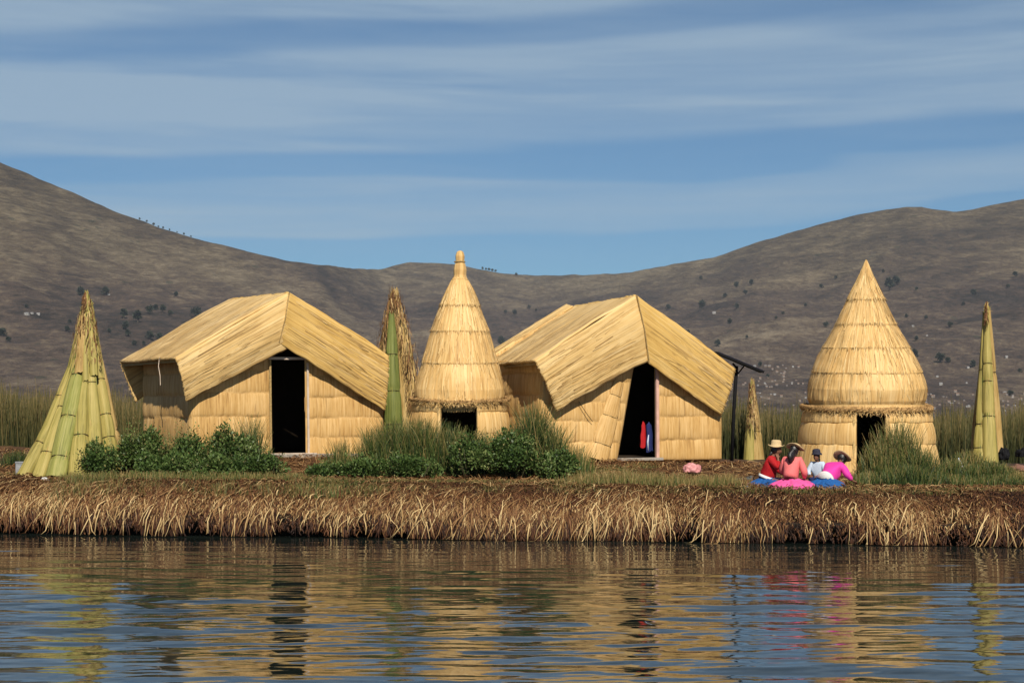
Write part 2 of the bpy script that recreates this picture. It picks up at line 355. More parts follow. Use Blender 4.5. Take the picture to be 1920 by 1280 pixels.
for (px, py, h, k) in [(152, 558, 24, 2), (198, 556, 21, 1), (232, 598, 27, 0), (258, 608, 32, 0), (235, 622, 22, 2), (280, 590, 21, 1), (292, 586, 20, 0), (305, 590, 22, 0), (320, 594, 14, 1), (367, 598, 26, 1), (240, 634, 16, 3), (281, 641, 22, 1), (299, 640, 20, 2), (252, 655, 12, 3), (131, 607, 10, 1), (126, 622, 14, 3), (4, 634, 22, 1), (16, 642, 13, 3), (330, 560, 12, 3), (205, 625, 12, 2), (50, 582, 9, 3), (270, 652, 10, 3), (420, 700, 14, 3)]:
    far_tree(px, py, h, k, 'dark evergreen tree on the lower slope of the left hill', G_L)
for (px, py, h, k) in [(1316, 582, 26, 0), (1381, 542, 18, 0), (1409, 540, 16, 0), (1382, 580, 14, 2), (1398, 555, 12, 1), (1359, 559, 12, 1), (1314, 527, 10, 1), (1540, 542, 12, 1), (1567, 525, 8, 3), (1656, 515, 10, 0), (1668, 545, 28, 3), (1680, 538, 24, 1), (1718, 545, 9, 1), (1826, 556, 16, 1), (1890, 540, 9, 1), (1368, 613, 18, 0), (1290, 632, 10, 3), (1345, 650, 16, 3), (1548, 615, 14, 1), (1764, 684, 24, 1), (1778, 684, 15, 1), (1715, 678, 24, 2), (1718, 640, 12, 3), (1736, 600, 10, 3), (1782, 615, 14, 1), (1806, 577, 10, 2),
                       (964, 590, 10, 1), (966, 592, 15, 0), (992, 582, 10, 1), (1005, 585, 9, 0), (948, 590, 9, 1), (940, 650, 22, 3), (956, 646, 14, 3), (1253, 582, 14, 1), (1425, 690, 12, 3), (1440, 710, 10, 1), (1912, 700, 12, 1), (1895, 745, 14, 1), (1825, 690, 18, 2), (1904, 520, 14, 1), (1455, 600, 8, 3), (1510, 577, 9, 3), (1468, 590, 8, 1), (1640, 578, 10, 3), (1700, 600, 9, 3), (1400, 640, 8, 3)]:
    far_tree(px, py, h, k, 'small dark tree or bush on the right hill slope' if h < 13 else 'dark tree standing on the right hill slope', G_R)
for px in (262, 275, 288, 297, 306, 318, 332, 345, 358):
    far_tree(px, np.interp(px, skx, sky_y)+3.5, random.uniform(3.5, 6.5), 3, 'tiny tree on the skyline of the left hill', G_S)
for px in (905, 911, 917, 923, 929, 968):
    far_tree(px, np.interp(px, skx, sky_y)+2, random.uniform(5, 7), 3, 'tiny tree on the skyline right of the knobbed thatched roof', G_S)

# far houses
def far_house_mesh(wallc, roofc, k):
    bm = bmesh.new()
    box_bm(bm, (0, 0, 0.5), (1.6, 1.1, 1.0))
    a = [bm.verts.new(v) for v in ((-.85, -.62, 1.003), (.85, -.62, 1.003), (.85, .62, 1.003), (-.85, .62, 1.003), (-.85, 0, 1.42), (.85, 0, 1.42))]
    fs = [bm.faces.new([a[i] for i in q]) for q in ((0, 1, 5, 4), (2, 3, 4, 5), (0, 4, 3), (1, 2, 5), (3, 2, 1, 0))]
    for f in fs[:2]: f.material_index = 1
    for x in (-.45, .4):
        for v in box_bm(bm, (x, -.56, .55), (.26, .03, .34)): 
            for f in v.link_faces: f.material_index = 2
    bmesh.ops.recalc_face_normals(bm, faces=bm.faces)
    me = bpy.data.meshes.new('far_house'); bm.to_mesh(me); bm.free()
    for m in (wallc, roofc, M['black']): me.materials.append(m)
    return me
hw = [mat_plain('whitewash', (0.38, 0.365, 0.35), .8, .1), mat_plain('adobe', (0.22, 0.16, 0.12), .9), mat_plain('plaster', (0.28, 0.24, 0.21), .9)]
hr = [mat_plain('zinc_roof', (0.26, 0.255, 0.26), .6, .3), mat_plain('rust_roof', (0.24, 0.15, 0.11), .8)]
fh = [far_house_mesh(hw[0], hr[0], 0), far_house_mesh(hw[1], hr[0], 0), far_house_mesh(hw[2], hr[1], 0), far_house_mesh(hw[0], hr[1], 0)]
def far_house(px, py, wpx, kind, label, group):
    p = hill_at(px, py); s = wpx*p.y/F/1.6
    o = bpy.data.objects.new('far_house', fh[kind]); COL.objects.link(o); o.location = p+Vector((0, 0, -0.15*s)); o.scale = (s, s, s*random.uniform(.8, 1.1)); o.rotation_euler.z = random.uniform(-.5, .5)
    tag(o, label, 'house', group)
for px, w_ in ((50, 8), (60, 5), (72, 6)): far_house(px, 592, w_, 0, 'tiny white house low on the left hill, left of the leaning reed bundle', 'white houses on the left hill')
far_house(203, 556, 5, 0, 'tiny white house beside the two trees above the left reed cone', 'white houses on the left hill')
far_house(1339, 590, 6, 0, 'lone tiny white house on the slope right of the second hut roof', 'single white houses on the right hill')
for px, py in ((1887, 672), (1815, 696), (1812, 720), (1764, 722), (1757, 708), (1700, 593), (1712, 619), (1738, 632)): far_house(px, py, random.uniform(3.5, 6), 0, 'tiny white house on the slope behind the right thatched towers', 'single white houses on the right hill')
rr = random.Random(5)
for i in range(62):
    px = rr.gauss(1455, 34); py = min(772, max(690, 722+rr.gauss(0, 24)+(px-1455)*0.15)); far_house(px, py, rr.uniform(2.8, 5.2), rr.choice((0, 1, 1, 2, 2, 2, 1, 1)), 'tiny house in the lakeside village behind the black post', 'houses of the far village')
for i in range(66):
    px = rr.uniform(1735, 1960); py = rr.uniform(738, 772); far_house(px, py, rr.uniform(2.8, 6), rr.choice((0, 1, 1, 2, 2, 2, 1, 3)), 'tiny house in the lakeside village at the right edge', 'houses of the far village')

# ------------------------------------------------------------------ island ground
def ground_level(X, v):
    """height of the island top v metres behind its front edge"""
    base = 0.86-0.0072*(X+8)
    rise = (0.26-0.006*X)*min(1, max(0, (v-2.2)/2.3))
    return base+rise
def gz(X, Y):
    v = Y-edgeY(X)
    prof = np.interp(v, [0, 0.08, 0.35, 0.8, 1.4], [0.30, 0.50, 0.68, 0.80, 0.87])
    z = ground_level(X, v)+(prof-0.87)*1.0
    return z
def edge_wob(X): return 0.16*n1(X*0.5, 3.3)+0.09*n1(X*1.7, 9.1)
def build_island():
    xs = np.arange(-17, 17.01, 0.06)
    vs = [(.55, -.35), (.42, -.05), (.30, 0.05), (0.17, 0.14), (0.02, .22), (-0.02, .32)]
    tv = np.concatenate([np.arange(0.04, 1.5, 0.05), np.arange(1.5, 6.5, 0.12), [7.0, 8, 9, 9.3]])
    P = np.zeros((len(xs), len(vs)+len(tv), 3))
    for i, x in enumerate(xs):
        e = edgeY(x)+edge_wob(x)
        for j, (v, z) in enumerate(vs): P[i, j] = (x, e+v+0.05*n1(x*3, j), z+0.03*n1(x*4, j+20.))
        for j, v in enumerate(tv):
            y = e+v; z = gz(x, edgeY(x)+v)+(.05*n1(x*.9, 70.)+.035*n1(x*2.7, 71.))*max(0, 1-v/2)+0.035*fbm(x*1.3, y*1.3, 0.2, 4)+0.02*fbm(x*6, y*6, 3, 3)
            if j >= len(tv)-1: z = -0.3
            P[i, len(vs)+j] = (x, y, z)
    m, nt, b = newmat('trodden_reeds')
    t = N(nt, 'ShaderNodeTexCoord')
    def nz(sc, s3, det, ds=0.0):
        mp = N(nt, 'ShaderNodeMapping'); mp.inputs['Scale'].default_value = s3; nt.links.new(t.outputs['Object'], mp.inputs[0])
        z = N(nt, 'ShaderNodeTexNoise', Scale=sc, Detail=det, Roughness=.7, Distortion=ds); nt.links.new(mp.outputs[0], z.inputs['Vector']); return z.outputs['Fac']
    s = maths(nt, 'ADD', maths(nt, 'MULTIPLY', nz(14, (1, 1, 1), 6.0, 1.5), .6), maths(nt, 'MULTIPLY', nz(1.1, (1, 1, 1), 3.0), .4))
    c = ramp(nt, s, [(0.36, (0.030, 0.014, 0.006)), (0.50, (0.11, 0.052, 0.020)), (0.62, (0.24, 0.13, 0.05)), (0.75, (0.36, 0.24, 0.10))])
    # shade under the hanging reeds, painted in as a near-black foot
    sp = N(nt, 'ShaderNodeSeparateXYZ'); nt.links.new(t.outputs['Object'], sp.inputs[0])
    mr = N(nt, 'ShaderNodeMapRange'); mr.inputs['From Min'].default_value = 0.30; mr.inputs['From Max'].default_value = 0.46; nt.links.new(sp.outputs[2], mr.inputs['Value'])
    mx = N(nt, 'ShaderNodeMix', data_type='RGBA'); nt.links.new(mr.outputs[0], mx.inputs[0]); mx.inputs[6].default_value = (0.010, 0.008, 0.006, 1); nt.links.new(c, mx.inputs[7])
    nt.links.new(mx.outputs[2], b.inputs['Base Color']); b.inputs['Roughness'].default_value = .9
    bp = N(nt, 'ShaderNodeBump', Strength=1.0, Distance=0.03); nt.links.new(s, bp.inputs['Height']); nt.links.new(bp.outputs[0], b.inputs['Normal'])
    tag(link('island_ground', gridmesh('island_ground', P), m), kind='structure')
build_island()

# ---- reed litter on the island edge
M['litter'] = mat_blade('reed_litter', [(0.0, (0.022, 0.008, 0.004)), (0.33, (0.095, 0.033, 0.011)), (0.58, (0.20, 0.090, 0.032)), (0.80, (0.36, 0.215, 0.085)), (1.0, (0.62, 0.44, 0.21))], 0.7)
def edge_line(X, s):
    """path over the edge: s = 0 at the back of the shoulder, grows outwards and down; returns v,z"""
    v = np.interp(s, [0, .35, .7, 1.05, 1.3, 1.55, 1.8, 2.2], [1.15, .80, .42, .12, 0.0, -.04, -.05, -.06])
    z = np.interp(s, [0, .35, .7, 1.05, 1.3, 1.55, 1.8, 2.2], [-.03, -.07, -.16, -.32, -.50, -.70, -.92, -1.3])
    return v, z
def build_litter():
    r = np.random.default_rng(11)
    wob = np.vectorize(edge_wob)
    def make(n, s0, s1, L0, L1, lift, tint, wd, skew, Xr=(-13, 13), name='x', clump=0.0, K=5, sds=0.45):
        X0 = r.uniform(*Xr, n)
        if clump:
            keep = np.array([n1(x*1.6, 40.)*0.6+n1(x*5, 44.)*0.5 for x in X0])+r.uniform(-.45, .45, n) > clump
            X0 = X0[keep]; n = len(X0)
        s = r.uniform(s0, s1, n); L = r.uniform(L0, L1, n); sk = r.normal(skew, sds, n)
        wz_ = np.array([.05*n1(x*.9, 70.)+.035*n1(x*2.7, 71.) for x in X0]); L = L*np.clip(1+np.array([1.1*n1(x*1.3, 72.)+.9*n1(x*4.1, 73.) for x in X0]), .45, 1.7)
        P = np.zeros((n, K, 3)); lf = r.uniform(0.2, 1, n)*lift
        for k in range(K):
            q = k/(K-1); ss = s+L*q*np.cos(np.arctan(sk)); X = X0+L*q*np.sin(np.arctan(sk))*(1-0.35*q)
            v, z = edge_line(X, ss)
            base = 0.86-0.0072*(X+8)+wz_
            out = lf*(math.sin(q*math.pi*.8)+0.25*q)
            P[:, k] = np.stack([X, edgeY(X)+wob(X)+v-out*0.8-0.015, base+z+0.02+out*0.55], -1)
        P[:, 1:] += r.normal(0, .008, (n, K-1, 3)); P[:, :, 2] = np.maximum(P[:, :, 2], 0.01)
        side = np.stack([np.cos(r.uniform(-.6, .6, n)), r.uniform(-.5, .5, n), r.uniform(-.3, .3, n)], -1)
        W_ = r.uniform(0.6, 1.3, n)[:, None]*wd*np.array([1, 1, .95, .8, .35])[None, :K]
        T = np.clip(r.normal(tint, 0.17, n)+(r.uniform(0, 1, n) < .07)*.35+np.array([.22*n1(x*.7, 60.)+.16*n1(x*3.1, 61.) for x in X0]), 0, 1)
        return P, W_, side, T
    parts = [make(21000, -.15, 0.80, .08, .30, .05, .30, .006, -0.3, sds=1.8),
             make(17000, .45, 1.05, .10, .32, .07, .40, .006, -0.5, sds=1.1),
             make(9000, .80, 1.20, .10, .28, .08, .47, .006, -.4, sds=.9),
             make(7500, .82, 1.22, .10, .32, .08, .60, .006, -.25, clump=.0, sds=.7),
             make(4800, 0.85, 1.26, .20, .52, .06, .80, .006, -.12, clump=.14),
             make(7000, .95, 1.40, .10, .30, .05, .22, .006, -.10, sds=.8),
             make(6500, 1.15, 1.55, .10, .32, .03, .08, .007, -.05, sds=.5),
             make(3600, 0.10, 1.00, .20, .60, .13, .72, .006, -1.1, clump=.05, sds=.7),
             make(420, .6, 1.3, .5, .9, .16, .86, .008, -.5)]
    P, W_, sd, T = [np.concatenate(a) for a in zip(*parts)]
    o = link('reed_litter', ribbons('reed_litter', P, W_, sd, T), M['litter'])
    tag(o, 'brown and straw coloured cut reeds hanging over the island edge above the water', 'reed litter', kind='stuff')
    # loose reeds lying on the ground
    n = 16000; X = r.uniform(-12, 12, n); v = 1.0+r.uniform(0, 1, n)**1.3*4.2; a = r.uniform(0, 6.28, n); L = r.uniform(.08, .35, n)
    P = np.zeros((n, 3, 3)); z0 = np.array([gz(x, edgeY(x)+vv) for x, vv in zip(X, v)])
    for k in range(3):
        q = k/2; P[:, k] = np.stack([X+np.cos(a)*L*q, edgeY(X)+v+np.sin(a)*L*q, z0+.02+r.uniform(0, .06, n)*math.sin(q*math.pi)+r.uniform(0, .05, n)*q], -1)
    sd = np.stack([-np.sin(a), np.cos(a), r.uniform(-.4, .8, n)], -1)
    T = np.clip(r.normal(.58, .2, n), 0, 1)
    o = link('loose_reeds', ribbons('loose_reeds', P, np.full((n, 3), .006)*np.array([1, 1, .5]), sd, T), M['litter'])
    tag(o, 'loose dry reeds strewn over the island ground in front of the huts', 'reed litter', kind='stuff')
build_litter()

# ------------------------------------------------------------------ reeds behind
M['reed'] = mat_blade('growing_reeds', [(0.0, (0.016, 0.022, 0.007)), (0.4, (0.055, 0.062, 0.018)), (0.7, (0.14, 0.115, 0.038)), (1.0, (0.30, 0.21, 0.085))], .6, .2)
def blades(r, X, Y, z0, H, lean, wd, tint, K=5, tiptint=0.0):
    n = len(X); a = r.uniform(0, 6.28, n); ln = r.uniform(0.2, 1, n)*lean
    P = np.zeros((n, K, 3))
    for k in range(K):
        q = k/(K-1); P[:, k] = np.stack([X+np.cos(a)*ln*H*q**2, Y+np.sin(a)*ln*H*q**2, z0+H*q*(1-0.12*ln*q)], -1)
    a2 = r.normal(0, .6, n); sd = np.stack([np.cos(a2), np.sin(a2), np.zeros(n)], -1)
    W_ = r.uniform(.6, 1.3, n)[:, None]*wd*np.linspace(1, 0.25, K)[None, :]
    me = ribbons('b', P, W_, sd, np.clip(tint, 0, 1))
    if tiptint:
        T = np.repeat(tint, K*2)+np.tile(np.repeat(np.linspace(0, 1, K)**2*tiptint, 2), n)
        me.attributes['tint'].data.foreach_set('value', np.clip(T, 0, 1).astype(np.float32))
    return me
def build_reeds():
    r = np.random.default_rng(21)
    n = 46000
    Y = 34.6+r.uniform(0, 1, n)**1.5*14; X = r.uniform(-1, 1, n)*(Y*0.36+2)
    Y = np.maximum(Y, 34.3-0.164*X*0.6)
    px = 960+F*X/Y
    topy = np.interp(px, [-100, 0, 120, 250, 700, 1000, 1400, 1500, 1800, 1920, 2100], [728, 728, 738, 745, 760, 765, 764, 772, 776, 766, 762])
    topy = topy+np.array([14*n1(p*0.02, 3.)+9*n1(p*0.09, 5.) for p in px])
    H = CH-(topy-HY)*Y/F+r.normal(0, .13, n)+(r.uniform(0, 1, n) > .97)*r.uniform(.1, .35, n)
    H *= r.uniform(.78, 1.03, n)
    tint = np.clip(r.normal(.20, .15, n)+np.array([.22*n1(p*0.011, 8.) for p in px]), 0, 1)
    me = blades(r, X, Y, np.full(n, -.02), H, .10, .012, tint, tiptint=.5); me.name = 'reed_bed'
    tag(link('reed_bed', me, M['reed']), 'tall green and brown reeds growing in the water behind the huts', 'reeds', kind='stuff')
build_reeds()

# ------------------------------------------------------------------ reed huts
M['fringe'] = mat_blade('thatch_ends', [(0, (0.22, 0.11, 0.03)), (.5, (0.62, 0.39, 0.14)), (1, (0.86, 0.63, 0.31))], .6)
M['bladebundle'] = mat_blade('bundle_reeds', [(0, (0.07, 0.10, 0.02)), (.3, (0.20, 0.22, 0.05)), (.6, (0.42, 0.33, 0.09)), (.8, (0.40, 0.24, 0.07)), (1, (0.60, 0.42, 0.18))], .6)
class Hut:
    def __init__(s, px, py, Y, a): s.O = at(px, py, Y); s.a = R(a); s.ex = Vector((math.cos(s.a), math.sin(s.a), 0)); s.ed = Vector((-math.sin(s.a), math.cos(s.a), 0))
    def L(s, px, py, d):
        C = Vector((0, 0, CH)); r = Vector(((px-960)/F, 1, (HY-py)/F))
        t = ((s.O-C).dot(s.ed)+d)/r.dot(s.ed); P = C+r*t-s.O
        return Vector((P.dot(s.ex), d, P.z))
def overlay(P, axis, n, span, wd, off, mat, parent, seed, tint=.6, over=0.0, sgn=1, name='loose_reeds'):
    """single reeds lying on a gridded surface, following one grid direction"""
    r = np.random.default_rng(int(seed*100)+17); A = P if axis == 0 else P.transpose(1, 0, 2)
    nu, nv = A.shape[:2]; K = 6
    a0 = r.uniform(0, nu-1, n); ln = r.uniform(*span, n)*(nu-1); j = r.uniform(1, nv-2, n); dj = r.normal(0, .35, n)
    def smp(u, v):
        u = np.clip(u, 0, nu-1.001); v = np.clip(v, 0, nv-1.001); i = u.astype(int); k = v.astype(int); f = (u-i)[:, None]; g = (v-k)[:, None]
        return A[i, k]*(1-f)*(1-g)+A[i+1, k]*f*(1-g)+A[i, k+1]*(1-f)*g+A[i+1, k+1]*f*g
    Q = np.zeros((n, K, 3)); e = a0+ln
    for k in range(K): Q[:, k] = smp(np.minimum(a0+ln*k/(K-1), nu-1), j+dj*k)
    tu = smp(np.minimum(a0+1, nu-1), j)-smp(np.minimum(a0+1, nu-1)-1, j); tv = smp(a0, j+1)-smp(a0, j)
    nr = np.cross(tu, tv)*sgn; nr /= np.linalg.norm(nr, axis=1)[:, None]+1e-9; sd = tv/(np.linalg.norm(tv, axis=1)[:, None]+1e-9)
    lift = r.uniform(.3, 1, n)[:, None]*off
    for k in range(K): Q[:, k] += nr*lift*(1+.5*(k == K-1))
    if over:
        m_ = e > nu-1; d = Q[:, -2]-Q[:, -3]; d /= np.linalg.norm(d, axis=1)[:, None]+1e-9; Q[m_, -1] += d[m_]*r.uniform(0, over, m_.sum())[:, None]
    T = np.clip(r.normal(tint, .22, n), 0, 1)
    return link(name, ribbons('loose_reeds', Q, np.full((n, K), wd)*r.uniform(.6, 1.3, n)[:, None], sd, T), mat, parent)
def patch(name, A, B, C_, D_, mat, parent, thick=.045, sag=0.0, rough=.012, seed=0., nu=70, nv=30, fringe=.02, bow=(0, 0, 0)):
    """A->B along the reeds (top edge), D_->C_ along the reeds (bottom edge); grid (i along, j across)"""
    A, B, C_, D_ = map(Vector, (A, B, C_, D_)); P = np.zeros((nu, nv, 3)); UV = np.zeros((nu, nv, 2))
    nrm = (B-A).cross(D_-A).normalized(); la = ((B-A).length+(C_-D_).length)/2; lc = ((D_-A).length+(C_-B).length)/2
    al = ((B-A)+(C_-D_)).normalized()
    for i in range(nu):
        q = i/(nu-1)
        for j in range(nv):
            w_ = j/(nv-1)
            p = A.lerp(B, q).lerp(D_.lerp(C_, q), w_)
            p = p+nrm*(rough*1.6*fbm(q*la*1.3+seed, w_*lc*2.5, seed, 3)+rough*.5*n1(w_*lc*26, seed)) - Vector((0, 0, 1))*sag*math.sin(math.pi*q)*(1-.3*w_)
            p = p+Vector(bow)*math.sin(math.pi*w_)*1.0
            e = (q if q > .5 else 0)
            if i in (0, nu-1): p = p+al*(1 if i else -1)*fringe*(n1(w_*lc*40, seed+3)+.3)
            p = p+(D_-A).normalized()*0.025*n1(q*la*4, seed+7)*(w_ if w_ > .5 else 0)
            P[i, j] = p; UV[i, j] = (w_*lc+seed*3.1, q*la+seed)
    o = link(name, gridmesh(name, P, UV), mat, parent)
    so = o.modifiers.new('solid', 'SOLIDIFY'); so.thickness = thick; so.offset = 0
    overlay(P, 0, int(la*lc*60), (.25, .9), .0055, thick/2+.007, M['fringe'], o, seed+1, .6, .02, sgn=1 if nrm.dot(Vector((0, -1, 1)) if name != 'back_flap' else Vector((0, 1, 0))) > 0 else -1)
    return o
def tier_wall(name, hut_s, topf, z0, d0, mat, parent, seed=0., tier=.40, bulge=.034, ax='s', flip=1, edgef=None, lo=None):
    """matting wall in the s-z plane (ax='s') or the d-z plane (ax='d'), bulging between the seams"""
    s0, s1 = hut_s; n = max(8, int(abs(s1-s0)/.035)); P = []; UV = []
    zmax = max(topf(s0+(s1-s0)*i/n) for i in range(n+1)); m_ = int((zmax-z0)/.03)+2
    rr_ = random.Random(seed); hs = [z0]
    while hs[-1] < zmax: hs.append(hs[-1]+tier*rr_.uniform(.85, 1.12))
    for i in range(n+1):
        s = s0+(s1-s0)*i/n; zt = topf(s); col = []; cu = []
        for j in range(m_+1):
            z = z0+(zt-z0)*j/m_
            sa = s
            if edgef: sa = edgef(s, z)
            k = max(q for q in range(len(hs)) if hs[q] <= z+1e-6); h = (z-hs[k])/(hs[min(k+1, len(hs)-1)]-hs[k]+1e-6) if k+1 < len(hs) else .5
            wz = z+.022*n1(sa*2.2, seed+k)+.012*n1(sa*9, seed+k*3)
            h = min(1, max(0, h+(wz-z)*2.2))
            b_ = bulge*(math.sin(math.pi*h)**.45)*(0.6+.4*(1-h))+.012*fbm(sa*7, k*3.3+z, seed, 3)+.022*n1(sa*1.5, seed+k*7)
            ends = min(1, min(i, n-i)/3.0); b_ = b_*ends-.02*(1-ends)
            p = (sa, d0-flip*b_, z) if ax == 's' else (d0-flip*b_, sa, z)
            col.append(p); cu.append((sa+k*.73+seed*1.7, z+k*1.31))
        P.append(col); UV.append(cu)
    o = link(name, gridmesh(name, np.array(P), np.array(UV)), mat, parent)
    so = o.modifiers.new('solid', 'SOLIDIFY'); so.thickness = .05; so.offset = 0
    overlay(np.array(P), 1, int(abs(s1-s0)*170), (.05, .20), .0045, .031, M['fringe'], o, seed+1, .55, 0, sgn=(1 if ax == 's' else -1)*flip)
    return o
def build_hut(px, py, Y, a, K, label, posts=1):
    h = Hut(px, py, Y, a)
    root = empty('reed_hut', h.O, h.a, label, 'hut', 'gabled reed huts')
    df, db = -.27, K['depth']
    T0 = h.L(*K['T0'], df); T1 = h.L(*K['T1'], df); B1 = h.L(*K['B1'], -.20); B0 = h.L(*K['B0'], -.25)
    T2 = h.L(*K['T2'], df); B2 = h.L(*K['B2'], -.15); B0l = h.L(*K['B0l'], -.22); B0r = h.L(*K['B0r'], -.14)
    R0 = h.L(*K['R0'], db); R1 = h.L(*K['R1'], db)
    R1.z = (R1.z+T1.z)/2+.0; R0.z = R0.z
    R2 = Vector((R0.x+(T2.x-T0.x), db, T2.z))
    # slopes: matting runs from the ridge to the eaves
    roof = empty('roof', (0, 0, 0)); roof.parent = root; bpy.data.objects.remove(roof)
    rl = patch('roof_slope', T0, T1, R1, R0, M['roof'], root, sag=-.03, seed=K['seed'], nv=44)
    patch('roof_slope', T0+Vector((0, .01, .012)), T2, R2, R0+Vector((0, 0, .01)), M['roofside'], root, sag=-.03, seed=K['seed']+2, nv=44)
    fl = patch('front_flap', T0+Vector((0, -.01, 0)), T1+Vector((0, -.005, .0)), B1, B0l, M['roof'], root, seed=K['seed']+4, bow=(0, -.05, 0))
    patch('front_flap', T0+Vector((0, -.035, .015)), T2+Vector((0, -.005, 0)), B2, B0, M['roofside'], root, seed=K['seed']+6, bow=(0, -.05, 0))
    # back flaps
    off = Vector((0, 0, 0)); dB1 = B1-T1; dB2 = B2-T2
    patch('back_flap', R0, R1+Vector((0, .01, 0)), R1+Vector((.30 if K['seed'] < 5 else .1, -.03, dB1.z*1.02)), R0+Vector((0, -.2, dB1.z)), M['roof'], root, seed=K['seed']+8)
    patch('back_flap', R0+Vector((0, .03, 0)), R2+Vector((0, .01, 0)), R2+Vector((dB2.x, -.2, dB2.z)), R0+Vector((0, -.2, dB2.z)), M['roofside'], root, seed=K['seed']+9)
    # seam cord on the fold of the flap
    bm = bmesh.new()
    tube_pts(bm, [T0+Vector((0, -.065, .02)), T0.lerp(B0, .5)+Vector((0, -.10, 0)), B0+Vector((0, -.035, 0))], .012, 6); bm_obj('seam_cord', bm, M['tan_rope'], root)
    # walls
    sl = h.L(K['cl'], 800, 0).x; sr = h.L(K['cr'], 800, 0).x; zb = K.get('zb', -.03)
    peak = B0l.lerp(B0r, .5)+Vector((0, 0, .30)); pk = T0.x
    def roofline(s):
        if s < pk: q = (s-T1.x)/(pk-T1.x); z = T1.z+(T0.z-T1.z)*q
        else: q = (s-pk)/(T2.x-pk); z = T0.z+(T2.z-T0.z)*q
        return z-.13
    dl = lambda z: h.L(K['dlb'][0], K['dlb'][1], 0).lerp(h.L(K['dlt'][0], K['dlt'][1], 0), 0) if False else None
    dlb = h.L(*K['dlb'], 0); dlt = h.L(*K['dlt'], 0); drb = h.L(*K['drb'], 0); drt = h.L(*K['drt'], 0)
    fl_ = lambda z: dlb.x+(dlt.x-dlb.x)*(z-dlb.z)/(dlt.z-dlb.z); fr_ = lambda z: drb.x+(drt.x-drb.x)*(z-drb.z)/(drt.z-drb.z)
    zt = K.get('ztop', 9)
    tier_wall('front_wall', (sl, dlb.x), lambda s: min(roofline(s), 9), zb, 0, M['wall'], root, seed=K['seed']+.1, edgef=lambda s, z: sl+(s-sl)*(fl_(z)-sl)/(dlb.x-sl))
    tier_wall('front_wall', (drb.x, sr), lambda s: roofline(s), zb, 0, M['wall'], root, seed=K['seed']+.5, edgef=lambda s, z: sr-(sr-s)*(sr-fr_(z))/(sr-drb.x))
    dback = db-.22
    tier_wall('side_wall', (0, dback), lambda s: roofline(sl)-.0, zb, sl, M['wall'], root, seed=K['seed']+.9, ax='d')
    tier_wall('side_wall', (0, dback), lambda s: roofline(sr)-.0, zb, sr, M['wall'], root, seed=K['seed']+1.3, ax='d', flip=-1)
    tier_wall('back_wall', (sl, sr), roofline, zb, dback, M['wall'], root, seed=K['seed']+1.7, flip=-1)
    # added inside faces and floor, near-black to paint in the room's shade
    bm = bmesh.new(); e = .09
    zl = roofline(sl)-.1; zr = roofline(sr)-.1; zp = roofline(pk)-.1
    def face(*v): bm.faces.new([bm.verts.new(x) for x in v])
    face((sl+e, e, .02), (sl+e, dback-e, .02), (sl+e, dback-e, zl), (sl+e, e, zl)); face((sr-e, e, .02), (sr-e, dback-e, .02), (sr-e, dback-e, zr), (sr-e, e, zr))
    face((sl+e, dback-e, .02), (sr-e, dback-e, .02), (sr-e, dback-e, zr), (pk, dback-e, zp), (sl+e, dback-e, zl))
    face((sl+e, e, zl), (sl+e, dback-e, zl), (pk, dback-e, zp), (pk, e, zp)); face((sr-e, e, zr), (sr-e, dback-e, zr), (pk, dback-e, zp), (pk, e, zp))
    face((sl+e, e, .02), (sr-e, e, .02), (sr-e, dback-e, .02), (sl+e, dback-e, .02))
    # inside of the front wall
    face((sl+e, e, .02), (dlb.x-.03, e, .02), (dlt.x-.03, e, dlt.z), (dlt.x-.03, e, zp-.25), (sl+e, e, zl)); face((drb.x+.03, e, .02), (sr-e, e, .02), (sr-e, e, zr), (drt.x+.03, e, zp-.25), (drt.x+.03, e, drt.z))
    me = bpy.data.meshes.new('shade_lining'); bm.to_mesh(me); bm.free(); link('shade_lining', me, M['inner'], root, False)
    return h, root, dict(dlb=dlb, dlt=dlt, drb=drb, drt=drt, sl=sl, sr=sr, T1=T1, T0=T0, T2=T2, B1=B1, roofline=roofline, R1=R1)
h1, hut1, I1 = build_hut(540, 856, 30.4, 33, dict(T0=(540, 551), T1=(330, 672), B1=(349, 751), B0=(522, 641), B0l=(537, 654), B0r=(537, 657), T2=(727, 667), B2=(720, 770),
    R0=(428, 563), R1=(226, 679), depth=2.75, cl=361, cr=718, dlb=(508, 846), dlt=(506, 676), drb=(574, 846), drt=(572, 682), seed=1.0),
    'left gabled reed hut with a grey plank sill and an empty dark doorway')
h2, hut2, I2 = build_hut(1195, 860, 30.0, 28, dict(T0=(1191, 556), T1=(1003, 677), B1=(1043, 769), B0=(1216, 682), B0l=(1239, 662), B0r=(1216, 682), T2=(1377, 692), B2=(1350, 778),
    R0=(1072, 577), R1=(905, 686), depth=2.6, cl=1020, cr=1352, dlb=(1159, 850), dlt=(1187, 690), drb=(1229, 855), drt=(1228, 680), seed=6.0),
    'right gabled reed hut with a slanted dark doorway and a pink door post')
